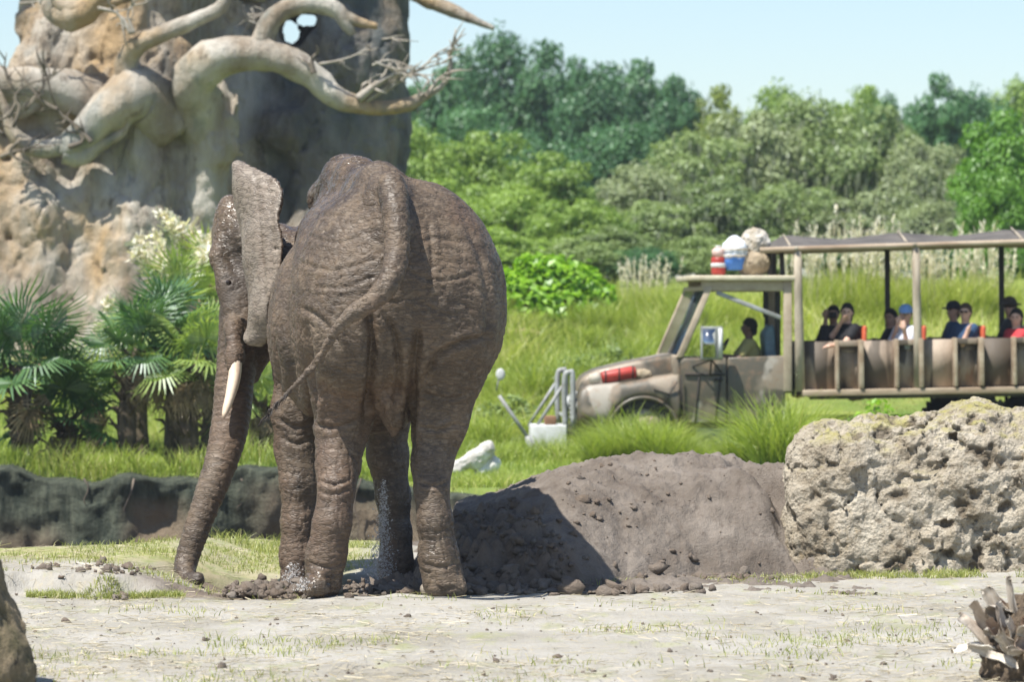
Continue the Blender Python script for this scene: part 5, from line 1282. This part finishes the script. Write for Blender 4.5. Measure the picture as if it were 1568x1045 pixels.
for ya, yb in ((.02, .08), (WIDE - .08, WIDE - .02)): tp(MB().box(T(1074, 430, ya), T(1207, 446, yb)), 'roof_beam', M_tanpaint, None, .01)
tp(MB().box(T(1056, 422, -.06), T(1222, 430, WIDE + .06)), 'cab_roof', M_cream, None, .015)
for ya, yb in ((.0, .07), (WIDE - .07, WIDE)): tp(MB().box(T(1200, 430, ya), T(1213, 600, yb)), 'rear_post', M_tanpaint, None, .01)
for ya, yb in ((.3, .36), (WIDE - .36, WIDE - .3)): tp(MB().box(T(1193, 446, ya), T(1199, 560, yb)), 'frame_post', M_darkpost, None, .008)
tp(MB().bar(T(1097, 448, .05), T(1196, 487, .05), .05, .06), 'brace', M_grey, None, .008)
tp(MB().cyl(T(1172, 446, .2), T(1172, 486, .2), .012, 6), 'hanging_strap', M_strap, None, 0)
tp(MB().prism(poly((1136, 632), (1136, 590), (1190, 590), (1190, 632)), .25, 1.9), 'cab_seat', M_under, None, .04)
tp(MB().prism(poly((1181, 590), (1173, 512), (1184, 497), (1190, 500), (1196, 590)), .3, .9), 'seat_back', plain('blue_grey_vinyl', (.12, .20, .24), (.08, .12, .15), 6, .6, .1), None, .05)
sw = tp(MB().tube([T(1112 + 9 * math.sin(R(a)), 535 - 15 * math.sin(R(a)), .55 + .19 * math.cos(R(a))) for a in range(0, 361, 20)], .014, 6), 'steering_wheel', M_black, None, 0, True)
# door mirror on its arms
mr = tp(MB().box(T(1070, 500, -.26), T(1104, 551, -.16)), 'door_mirror', plain('mirror_case', (.3, .32, .3), (.16, .17, .16), 6, .5, .1), None, .02)
MB().box(T(1073, 504, -.272), T(1092, 547, -.262), (-.05, 0, 0)).build('mirror_pane', M_mirror, mr)
MB().box(T(1097, 503, -.275), T(1103, 548, -.255)).build('mirror_rim', M_pale, mr)
tp(MB().cyl(T(1087, 551, -.2), T(1060, 562, .0), .012, 6).cyl(T(1087, 551, -.2), T(1104, 570, .0), .012, 6).cyl(T(1087, 551, -.2), T(1087, 575, .0), .012, 6), 'mirror_arm', M_strap, None, 0)
for a, b2 in (((1010, 625), (1036, 585)), ((1042, 575), (1044, 640)), ((1000, 596), (1024, 604))): tp(MB().bar(T(*a, -.055), T(*b2, -.055), .02, .015), 'strap', M_strap, None, 0)
# passenger body: floor, side panels with ribs, end wall
END = 1745
def rail_y(px): return np.interp(px, [1215, 1568], [524.5, 517.5])
def beam_y(px): return np.interp(px, [1215, 1568], [598.0, 590.0])
def sloped(p0, p1, dz0, dz1, f, ya, yb, b=None):
    b = b or MB(); return b.prism(poly((p0, f(p0) + dz0), (p1, f(p1) + dz0), (p1, f(p1) + dz1), (p0, f(p0) + dz1)), ya, yb)
for side in (0, 1):
    A = lambda a, c: (a, c) if side == 0 else (WIDE - c, WIDE - a)
    x = 1232
    pairs = [(1281, 1318), (1373, 1410), (1463, 1503), (1554, 1594), (1646, 1686)]
    edges = [1232] + [e for p in pairs for e in p] + [END]
    for i in range(0, len(edges) - 1):                      # sheets between the ribs; the framed ones sit deeper
        deep = i % 2 == 1
        p0, p1 = edges[i], edges[i + 1]
        b = MB().prism(poly((p0, rail_y(p0) + (8 if deep else 0)), (p1, rail_y(p1) + (8 if deep else 0)), (p1, beam_y(p1)), (p0, beam_y(p0))), *A(.11 if deep else .09, .14 if deep else .12))
        tp(b, 'side_panel', M_panel, None, 0)
        if deep:
            f = tp(MB().prism(poly((p0, rail_y(p0) - 1), (p1, rail_y(p1) - 1), (p1, rail_y(p1) + 8), (p0, rail_y(p0) + 8)), *A(.0, .12)), 'panel_header', M_panel, None, .006)
            b = MB()
            for (u0, u1, v0, v1) in ((p0 + 6, p1 - 3, 14, 17), (p0 + 6, p0 + 9, 14, 70), (p1 - 6, p1 - 3, 14, 70)): b.prism(poly((u0, rail_y(u0) + v0), (u1, rail_y(u1) + v0), (u1, min(beam_y(u1), rail_y(u1) + v1)), (u0, min(beam_y(u0), rail_y(u0) + v1))), *A(.095, .11))
            b.build('panel_trim', M_panel, f)
    for p0, p1 in pairs:
        for p, w in ((p0, 5), (p1, 7)):
            tp(MB().prism(poly((p - w / 2, rail_y(p) - 2), (p + w / 2, rail_y(p) - 2), (p + w / 2 + 1, beam_y(p) - .3), (p - w / 2 + 1, beam_y(p) - .3)), *A(-.11, .089)), 'rib', M_rail, None, .008)
    tp(sloped(1228, END, 0, 10, beam_y, *A(-.09, .12)), 'lower_beam', M_rail, None, .012)
    tp(sloped(1240, END, 10.3, 15, beam_y, *A(-.03, .08)), 'skirt', M_under, None, 0)
tp(sloped(1232, END, -6, 0, beam_y, .12, WIDE - .12), 'bed_floor', M_under, None, 0)
tp(MB().box(T(1226, 523, .08), T(1231, 598, WIDE - .08)), 'front_wall', M_panel); tp(MB().box(T(END, 515, .0), T(END + 5, 590, WIDE)), 'tail_wall', M_panel)
def pole_y(px): return np.interp(px, [1165, 1568], [383.5, 370.5])
for px in (1222, 1404, 1588, 1735):
    tp(MB().tube([T(px - 1, pole_y(px), -.02), T(px, 450, -.03), T(px + 2, 520, -.02), T(px + 3, 600, -.02)], [.052, .058, .062, .066], 12, .12, px), 'log_post', M_post, None, 0, True)
    tp(MB().bar(T(px - 10, pole_y(px), WIDE), T(px - 8, 598, WIDE), .07, .07), 'dark_post', M_darkpost, None, .006)
    tp(MB().cyl(T(px - 4, pole_y(px) - 1, -.1), T(px - 12, pole_y(px) - 1, WIDE + .1), .03, 8), 'cross_pole', M_post, None, 0, True)
for px in (1183, 1203):
    tp(MB().bar(T(px, 386, .5), T(px + 2, 422, .5), .06, .06), 'roof_strut', M_darkpost, None, .006)
for y in (-.04, WIDE + .04):
    tp(MB().tube([T(p, pole_y(p), y) for p in (1163, 1250, 1350, 1450, 1568, 1660, END + 8)], .040, 10, .14, 4), 'roof_pole', M_rail, None, 0, True)
# canvas roof, peaked at each frame and sagging between
cu = np.linspace(1176, END, 90); cv = np.linspace(0, 1, 17); CV = []
for u in cu:
    ph = np.interp(u, [1176, 1212, 1302, 1392, 1480, 1570, 1655, END], [24, 0, 9, 0.5, 9, 0, 9, 2]); ridge = pole_y(u) - 24.5 + ph * .95 + (u - 1212) * .006
    for v in cv:
        k = 1 - abs(2 * v - 1); sag = 1.6 * math.sin(math.pi * k) ; edge = pole_y(u) - 2.5
        CV.append(T(u, edge + (ridge - edge) * k ** .9 + sag + .5 * math.sin(u * .21 + v * 9), -.05 + (WIDE + .1) * v))
CV = np.array(CV); top = np.concatenate([CV, CV - (0, 0, .012)]); gf = grid_faces(90, 17)
o = obj('canvas_roof', mesh('canvas_roof', top, [gf, gf[:, ::-1] + len(CV)], M_canvas, True), truck)
for u in (1212, 1392, 1570): MB().tube([T(u, pole_y(u) + 1, -.07), T(u + .5, pole_y(u) - 12, .45), T(u + 1, pole_y(u) - 25.5, 1.05)], [.02, .018, .012], 6).build('canvas_seam', M_post, o, (0, 0, 0), True)
# benches
for px in (1322, 1414, 1506, 1598, 1690):
    z0 = beam_y(px) - 6
    tp(MB().prism(poly((px - 40, z0 - 26), (px - 2, z0 - 24), (px - 2, z0 - 18), (px - 40, z0 - 18)), .16, WIDE - .16), 'bench_seat', M_under, None, .02)
    tp(MB().prism(poly((px - 1, z0 - 24), (px + 3, 499), (px + 10, 499), (px + 7, z0)), .20, WIDE - .20), 'bench_back', M_orange, None, .03)

# ------------------------------------------------------------------ things carried by the truck
def tw(p): return np.array(TW(p))
def T2(px, py, y):
    """the truck-space point y metres in from the near side that shows at photo pixel (px, py)"""
    a, b = px, py
    for _ in range(4):
        w = np.array(TW(T(a, b, y))); a += px - (784 + F_PX * w[0] / w[1]); b += py - (480 - F_PX * (w[2] - CAM_Z) / w[1])
    return T(a, b, y)
def blob(name, c, r, mat, label, cat, seed, parts=None, fold=.10, group=None, rz=0):
    S = Solid(np.array((-1.5, -1.5, -1.5)) * max(r), np.array((1.5, 1.5, 1.5)) * max(r), max(r) / 16)
    S.egg((0, 0, 0), r, None, .01)
    V, Q = S.surface(1); V, Q = split(V, Q); N = normals(V, Q); k = max(r)
    V = V + N * (k * fold * (fbm(V * 2.2 / k, 3, seed) - .5 * np.abs(fbm(V * 4 / k, 2, seed + 1))))[:, None]
    V[:, 2] = np.maximum(V[:, 2], -r[2] * .82)
    o = empty(name, tuple(tw(c)), label, cat, group, TYAW + rz); obj('cloth', mesh('cloth', V, [Q], mat, True), o); return o
M_sack = plain('tan_sackcloth', (0.40, 0.33, 0.23), (0.24, 0.19, 0.13), 9, .9, .5, .01)
M_sackw = plain('grey_white_sackcloth', (0.56, 0.53, 0.47), (0.32, 0.27, 0.2), 7, .9, .5, .01)
M_bluew = NT('blue_and_white_cloth'); t = M_bluew
zc = t.n('ShaderNodeSeparateXYZ'); t.L(t.tc.outputs['Object'], zc.inputs[0])
M_bluew = t.set(t.mix(t.ramp(t.math('ADD', t.math('MULTIPLY', zc.outputs[2], 2.2), t.math('MULTIPLY', t.noise(4), .9)), [(.30, 0), (.46, 1)]), (0.06, 0.19, 0.55), (0.62, 0.66, 0.70)), .85, t.bump(t.noise(12), .4, .01))
M_rope = plain('pale_rope', (.5, .44, .34), (.35, .3, .22), 20, .9, .3)
s1 = blob('sack', T2(1153, 404, .55), (.24, .24, .20), M_sack, 'round tan sack lying at the back of the cab roof', 'bag', 501)
s2 = blob('sack', T2(1155, 373, .60), (.21, .2, .225), M_sackw, 'pale lumpy sack on top of the tan sack, highest of the luggage', 'bag', 502, None, .16)
s3 = blob('bag', T2(1125, 390, .5), (.19, .2, .26), M_bluew, 'blue and white bundle between the red can and the sacks', 'bag', 503, None, .07)
for o, r in ((s3, (.195, .205)),):
    for z in (-.02, .07): MB().tube([(r[0] * 1.03 * math.cos(a), r[1] * 1.03 * math.sin(a), z) for a in np.linspace(0, 2 * math.pi, 24)], .010, 5).build('rope', M_rope, o, (0, 0, 0), True)
can = empty('fuel_can', tuple(tw(T2(1100, 421, .45))), 'red and white can standing at the front of the cab roof', 'can', None, TYAW)
MB().tube([(0, 0, 0), (0, 0, .03), (0, 0, .20), (0, 0, .24)], [.09, .10, .10, .09], 16).build('can_body', M_red, can, (0, 0, 0), True)
MB().tube([(0, 0, .10), (0, 0, .16)], [.104, .104], 16).build('band', M_pale, can, (0, 0, 0), True)
MB().tube([(0, 0, .245), (0, 0, .34), (0, 0, .37)], [.085, .09, .05], 14).build('can_neck', plain('faded_red', (.55, .3, .26), (.6, .5, .46), 8, .6, .1), can, (0, 0, 0), True)
MB().cyl((0, 0, .37), (0, 0, .40), .035, 10).build('lid', M_pale, can)
MB().box(T(1098, 413, .3) - T(1100, 422, .45) + (.12, .0, -.03), (.24, .2, .13)).build('crate_side', M_rail, can) if False else None
roll = empty('red_canister', tuple(tw(T(948, 571, .25))), 'red canister strapped on the wing beside the bonnet of the truck', 'can', None, TYAW)
MB().tube(np.array([T(p, 582 - (p - 922) * .17, .22) for p in (922, 925, 972, 975)]) - T(948, 574, .25), [.07, .085, .085, .07], 14).build('canister_body', M_red, roll, (0, 0, 0), True)
for p in (928, 949, 970): MB().tube(np.array([T(p - 1.2, 582 - (p - 922) * .17, .22), T(p + 1.2, 582 - (p - 922) * .17, .22)]) - T(948, 574, .25), .091, 14).build('strap', M_strap, roll)
MB().tube(np.array([T(p, 585 - (p - 903) * .2, .2) for p in (903, 905, 918, 920)]) - T(948, 574, .25), [.05, .07, .07, .05], 12).build('rolled_cloth', M_sackw, roll, (0, 0, 0), True)
bundle = blob('bedroll', T(985, 574, .26), (.14, .10, .08), M_sack, 'small tan bundle tied on the wing behind the red canister', 'bag', 505)
# ================================================================== the people on the truck
M_skin = {'light': plain('light_skin', (0.62, 0.40, 0.31), (0.55, 0.34, 0.25), 9, .5, .05), 'tan': plain('tan_skin', (0.45, 0.27, 0.19), (0.38, 0.22, 0.15), 9, .5, .05), 'brown': plain('brown_skin', (0.17, 0.095, 0.065), (0.13, 0.07, 0.05), 9, .5, .05)}
def cloth(name, c): return plain(name, c, tuple(.75 * x for x in c), 9, .85, .25, .01)
M_trouser = cloth('dark_trousers', (.05, .055, .07)); M_sung = plain('dark_lens', (.01, .01, .012), rough=.1, bump=0)
M_hairs = {'black': cloth('black_hair', (.014, .012, .012)), 'brown': cloth('brown_hair', (.075, .045, .03)), 'grey': cloth('grey_hair', (.22, .2, .18))}
def hand(S, w, d, up, k=.012):
    """palm and five curled fingers from the wrist w along d; up is the back of the hand"""
    d = d / np.linalg.norm(d); up = up - d * (up @ d); up /= np.linalg.norm(up); s = np.cross(d, up)
    S.cone(w, w + d * .045, .028, .034, k); S.cone(w + d * .03 + s * .018, w + d * .085 + s * .026, .018, .016, k); S.cone(w + d * .03 - s * .018, w + d * .085 - s * .024, .018, .016, k)
    for o, L in ((-.030, .058), (-.010, .072), (.011, .068), (.030, .052)):
        a = w + d * .085 + s * o; b = a + d * L * .5 - up * .008; S.cone(a, b, .0095, .009, .004); S.cone(b, b + d * L * .4 - up * .022, .009, .0075, .004)
    a = w + d * .03 - s * .03; b = a + d * .035 - s * .022 - up * .01; S.cone(a, b, .013, .011, .008); S.cone(b, b + d * .03 - s * .004 - up * .008, .011, .009, .004)
def person(px, py, depth, label, skin, hair, shirt, face=90, tilt=0.0, lean=.05, arms=None, long_hair=False, cap=None, glasses=False, sleeve=.55, turn=0, extra=None, hat=None):
    """seated figure; (px, py) is the centre of the head, depth in metres in from the near side of the truck.
    Local axes: x towards the front of the truck, y towards its near side, z up; face: degrees the head turns from ahead to the near side"""
    ph = T2(px, py, depth); head = np.array(TW(ph)); base_z = head[2] - .72
    o = empty('person', (0, 0, 0), label, 'person', None, math.pi + TYAW)
    o.location = tuple(np.array(TW(ph + (lean, 0, 0))) * (1, 1, 0) + (0, 0, base_z))
    hc = np.array([lean, 0, .72]); f = R(face); fd = np.array([math.cos(f), math.sin(f), -tilt]); fd /= np.linalg.norm(fd); fs = np.array([-math.sin(f), math.cos(f), 0]); fu = np.cross(fd, fs)
    tr = R(turn); sx = np.array([math.cos(tr), math.sin(tr), 0]); sy = np.array([-math.sin(tr), math.cos(tr), 0])
    neck = np.array([lean * .85, 0, .55]); chest = np.array([lean * .55, 0, .36]); hip = np.array([0, 0, .06])
    sh = [neck + sy * .165 * q + (0, 0, -.05) for q in (1, -1)]
    arms = arms or [((.16, .24, .25), (.36, .14, .24)), ((.14, -.24, .22), (.34, -.12, .16))]
    def build(kind):
        g = {'body': .015, 'shirt': .019, 'trousers': .024}[kind]; e = {'body': 0, 'shirt': .016, 'trousers': .014}[kind]
        S = Solid((-.34, -.46, -.5), (.75, .46, .92), g)
        if kind != 'trousers':
            S.cone(hip + sy * .06, hip - sy * .06, .135 + e, None, .06); S.cone(hip, chest, .13 + e, .135 + e, .08); S.cone(chest + sy * .075, chest - sy * .075, .12 + e, None, .08)
            S.cone(sh[0] - sy * .05, sh[1] + sy * .05, .07 + e, None, .07)
            for q, (el, wr) in enumerate(arms):
                el, wr = np.array(el), np.array(wr)
                if kind == 'body': S.cone(sh[q], el, .052, .042, .03); S.cone(el, wr, .042, .028, .02); hand(S, wr, wr - el, np.array([0, 0, 1.0]) if abs((wr - el)[2]) < .2 else np.array([.3, .9, .2]))
                else: S.cone(sh[q], sh[q] + (el - sh[q]) * min(1, sleeve * 1.2), .052 + e * 1.4, .046 + e * 1.5, .03); (sleeve > .9) and S.cone(el, el + (wr - el) * .85, .046 + e, .036 + e, .02)
        if kind == 'body' or kind == 'trousers':
            for q in (1, -1):
                S.cone(hip + sy * .09 * q, (.40, .10 * q, .05), .085 + e, .06 + e, .05); S.cone((.40, .10 * q, .05), (.42, .10 * q, -.34), .058 + e, .042 + e, .02)
                if kind == 'body': S.cone((.42, .10 * q, -.38), (.56, .11 * q, -.41), .042, .032, .03)
            if kind == 'trousers': S.cone(hip + sy * .06, hip - sy * .06, .135 + e, None, .05)
        if kind == 'body':
            S.cone(neck - (0, 0, .03), hc - fd * .02 - (0, 0, .05), .058, .052, .03)
            S.egg(hc + fu * .025 - fd * .012, (.092, .077, .098), (0, 0, f), .02); S.egg(hc - fu * .045 + fd * .022, (.066, .058, .072), (0, 0, f), .03)
            S.cone(hc + fd * .088 + fu * .012, hc + fd * .106 - fu * .025, .009, .015, .012)
            for q in (1, -1): S.egg(hc + fs * .078 * q - fu * .005, (.02, .012, .032), (0, 0, f), .01); S.egg(hc + fd * .094 + fs * .031 * q + fu * .012, (.014,) * 3, None, .014, True)
            S.cone(hc + fd * .083 + fs * .022 - fu * .058, hc + fd * .083 - fs * .022 - fu * .058, .009, None, .008)
        return S.surface(1)
    V, Q = build('body'); obj('body', mesh('body', V, [Q], M_skin[skin], True), o)
    V, Q = build('shirt')
    cut = (V[:, 2] < .575); keep = cut[Q].all(1); obj('shirt', mesh('shirt', V, [Q[keep]], shirt, True), o)
    V, Q = build('trousers'); obj('trousers', mesh('trousers', V, [Q], M_trouser, True), o)
    if hair:
        S = Solid(hc - .24, hc + .2, .012); S.egg(hc + fu * .035 - fd * .022, (.104, .090, .105), (0, 0, f), .01)
        if long_hair: S.cone(hc - fd * .06 + fu * .0, hc - fd * .085 - fu * .16, .085, .06, .04)
        else: S.cone(hc - fd * .05 + fu * .01, hc - fd * .06 - fu * .06, .078, .06, .03)
        S.egg(hc + fd * .085 - fu * .03, (.09, .10, .085), (0, 0, f), .02, True)
        V, Q = S.surface(1); N = normals(V, Q); V = V + N * (.006 * fbm(V * 40, 3, int(px)))[:, None]; obj('hair', mesh('hair', V, [Q], M_hairs[hair], True), o)
    if cap is not None:
        S = Solid(hc - .26, hc + .26, .012); S.egg(hc + fu * .05 - fd * .012, (.112, .098, .098), (0, 0, f), .005); S.egg(hc - fu * .09, (.3, .3, .115), (0, 0, f), .005, True)
        S.egg(hc + fd * .13 + fu * .035, (.085, .078, .013), (0, 0, f), .01)
        V, Q = S.surface(1); obj('cap', mesh('cap', V, [Q], cap, True), o)
    if hat is not None:
        S = Solid(hc - .3, hc + .3, .014); S.egg(hc + fu * .07, (.11, .10, .10), (0, 0, f), .005); S.egg(hc + fu * .055, (.19, .18, .016), (0, 0, f), .02)
        V, Q = S.surface(1); obj('hat', mesh('hat', V, [Q], hat, True), o)
    b = MB()
    for q in (1, -1):
        c = hc + fd * .096 + fs * .031 * q + fu * .012
        if glasses: b.ball(c + fd * .008, (.022, .022, .018), 10, 6)
        else: MB().ball(c - fd * .004, .011, 8, 6).build('eye', M_eye, o, (0, 0, 0), True)
    if glasses:
        b.bar(hc + fd * .106 + fs * .012 + fu * .014, hc + fd * .106 - fs * .012 + fu * .014, .005, .006)
        for q in (1, -1): b.bar(hc + fd * .098 + fs * .05 * q + fu * .014, hc + fs * .08 * q + fu * .012, .005, .006)
        b.build('sunglasses', M_sung, o, (0, 0, 0), True)
    if extra: extra(o, hc, fd, fs, fu)
    return o
C_black = cloth('black_cotton', (.014, .014, .018)); C_olive = cloth('olive_cotton', (.34, .31, .12)); C_navy = cloth('navy_cotton', (.03, .07, .15)); C_white = cloth('white_and_blue_cotton', (.62, .66, .74)); C_red = cloth('red_cotton', (.55, .05, .06)); C_blue = cloth('light_blue_cap', (.22, .40, .75)); C_dark = cloth('charcoal_cotton', (.035, .035, .04)); C_dcap = cloth('dark_cap', (.015, .02, .035)); C_hat = cloth('dark_straw', (.07, .055, .045))
def camera_in_hand(o, hc, fd, fs, fu):
    p = hc + fd * .22 + fu * -.01
    MB().box(p - (.05, .07, .045), p + (.05, .07, .045)).cyl(p + fd * .04, p + fd * .13, .036, 12).build('camera', M_black, o)
person(1146, 502, .55, 'driver in an olive shirt sitting at the wheel of the cab', 'brown', 'black', C_olive, 5, .05, .03, [((.18, .24, .30), (.40, .16, .34)), ((.2, -.22, .28), (.42, -.14, .34))], sleeve=.6)
person(1297, 479, .42, 'woman in a black top resting her arm on the side rail, hand at her chin', 'light', 'black', C_black, 78, .0, .03, [((.10, .30, .30), (.30, .40, .27)), ((.22, -.06, .40), (.12, .12, .60))], True, turn=30, sleeve=.45)
person(1276, 482, 1.25, 'person in black behind the woman in black, raising dark field glasses to look out', 'tan', 'black', C_dark, 80, 0, .03, [((.16, .2, .38), (.16, .2, .66)), ((.18, -.16, .38), (.14, .06, .66))], sleeve=1.0, extra=camera_in_hand)
person(1387, 482, .42, 'person in a light blue cap and white shirt with a hand raised to the mouth', 'light', 'brown', C_white, 82, .05, .03, [((.05, .26, .28), (.10, .34, .50)), ((.2, -.1, .34), (.16, .1, .58))], False, C_blue, False, sleeve=.9, turn=35)
person(1363, 487, 1.3, 'person in dark clothes behind the light blue cap', 'tan', 'black', C_black, 60, 0, .02, None, True)
person(1478, 479, .42, 'person in sunglasses and a navy shirt beside the rail', 'light', 'brown', C_navy, 70, .0, .03, [((.12, .28, .28), (.05, .30, .46)), ((.22, -.14, .26), (.36, .05, .22))], False, None, True, turn=30)
person(1459, 476, 1.2, 'person in a dark cap just behind the sunglasses wearer', 'tan', 'brown', C_navy, 40, 0, .03, None, False, C_dcap)
person(1556, 487, .42, 'person in a red shirt at the right edge of the photograph', 'light', 'black', C_red, 70, 0, .03, None, True, turn=25)
person(1546, 472, 1.25, 'person in a dark brimmed hat behind the red shirt', 'tan', 'black', C_dark, 60, 0, .03, None, False, hat=C_hat)

# ================================================================== torn palm stump at the lower right
sp0 = np.array([2.94, 19.2, 0.0])
stump = empty('palm_stump', tuple(sp0), 'torn grey palm stump bristling with dry leaf bases in the lower right corner', 'stump')
t = NT('dry_leaf_base'); n = t.noise(9, 5, .65, t.co((1, 1, .3)))
c = t.mix(t.ramp(n, [(.35, 0), (.65, 1)]), (.36, .29, .21), (.72, .69, .62)); c = t.mix(t.math('MULTIPLY', t.ramp(t.rnd(), [(.62, 0), (.85, 1)]), .8), c, (.20, .095, .045))
M_boot = t.set(c, .85, t.bump(t.noise(30, 4, .6, t.co((1, 1, .2))), .6, .01))
M_core = plain('fibrous_stump', (.20, .15, .10), (.07, .05, .035), 16, .95, .9, .04)
S = Solid((-.7, -.7, -.2), (.9, .7, .8), .03); S.egg((0, 0, .15), (.40, .40, .36), None, .1); S.egg((.28, .1, .3), (.36, .35, .34), None, .1)
V, Q = S.surface(1); V, Q = split(V, Q); N = normals(V, Q); V = V + N * (.05 * fbm(V * 9, 3, 601) + .03 * fbm(V * 24, 2, 602))[:, None]
obj('core', mesh('core', V, [Q], M_core, True), stump)
rb = np.random.default_rng(19)
def boot(seed):
    r_ = np.random.default_rng(seed); nu, nv = 6, 4; V = []
    L, w = r_.uniform(.14, .22), r_.uniform(.035, .055); curl = r_.uniform(.2, .9)
    for side in (1, -1):
        for i in range(nu):
            f = i / (nu - 1); ww = w * (1 - .35 * f + .12 * math.sin(f * 9 + seed)) 
            for j in range(nv):
                a = (j / (nv - 1) - .5) * 2
                V.append((ww * a, side * .006 * (1.2 - f) - curl * .08 * f * f - .025 * a * a, L * f * (1 - .12 * abs(a) * r_.random())))
    g = grid_faces(nu, nv); e = [(i * nv, (i + 1) * nv, (i + 1) * nv + nu * nv, i * nv + nu * nv) for i in range(nu - 1)] + [((i + 1) * nv + nv - 1, i * nv + nv - 1, i * nv + nv - 1 + nu * nv, (i + 1) * nv + nv - 1 + nu * nv) for i in range(nu - 1)] + [((nu - 1) * nv + j, (nu - 1) * nv + j + 1, (nu - 1) * nv + j + 1 + nu * nv, (nu - 1) * nv + j + nu * nv) for j in range(nv - 1)]
    return mesh('leaf_base', np.array(V), [g, g[:, ::-1] + nu * nv, e], M_boot, False)
BM = [boot(610 + i) for i in range(6)]
for i in range(150):
    u = rb.normal(0, 1, 3); u[1] = -abs(u[1]) if rb.random() < .7 else u[1]; u[2] = abs(u[2]) * .8 - .15; u /= np.linalg.norm(u)
    c = (np.array([0, 0, .15]) + u * (.40, .40, .36)) if rb.random() < .55 else (np.array([.28, .1, .3]) + u * (.36, .35, .34))
    if c[2] < .0: continue
    o = obj('leaf_base', BM[i % 6], stump, tuple(c - u * .03)); d = u + rb.normal(0, .45, 3) + (0, 0, .25)
    o.rotation_euler = Vector(d).to_track_quat('Z', 'Y').to_euler(); o.rotation_euler.rotate_axis('Z', rb.uniform(0, 6.28)); s = rb.uniform(.6, 1.25); o.scale = (s, s, s)
# ================================================================== muddy water splashing round the front feet
rw = np.random.default_rng(33); drops = []
for (x, top, D, w0, w1, n) in ((588, 735, 26.62, 4, 26, 2600), (450, 862, 26.5, 10, 26, 900), (470, 885, 24.8, 8, 18, 260)):
    f = rw.random(n) ** .6; py_ = top + (905 - top) * f; px_ = x - 6 * f + rw.normal(0, 1, n) * (w0 + (w1 - w0) * f) * .5
    drops += [U(a, b, D + rw.normal(0, .06)) for a, b in zip(px_, py_)]
t = NT('muddy_water'); t.b.inputs['Transmission Weight'].default_value = .5; t.b.inputs['IOR'].default_value = 1.33
M_drop = t.set((.70, .68, .66), .06)
dr = lumps('water_splash', np.array(drops), rw.gamma(1.6, .0012, len(drops)) + .0012, M_drop, 34)
dr.data.polygons.foreach_set('use_smooth', np.ones(len(dr.data.polygons), bool))
# ================================================================== the air
lo, hi = (-712.0, -64.0, -2.9), (712.0, 812.0, 16.0)
hz = MB().box(lo, hi)
hm = bpy.data.materials.new('thin_haze'); hm.use_nodes = True; ht = hm.node_tree; ht.nodes.remove(ht.nodes['Principled BSDF'])
pv = ht.nodes.new('ShaderNodeVolumePrincipled'); pv.inputs['Color'].default_value = (0.86, 0.93, 1.0, 1); pv.inputs['Density'].default_value = 0.00045; pv.inputs['Anisotropy'].default_value = 0.3
ht.links.new(pv.outputs[0], ht.nodes['Material Output'].inputs['Volume'])
hz.build('haze', hm, kind='stuff')
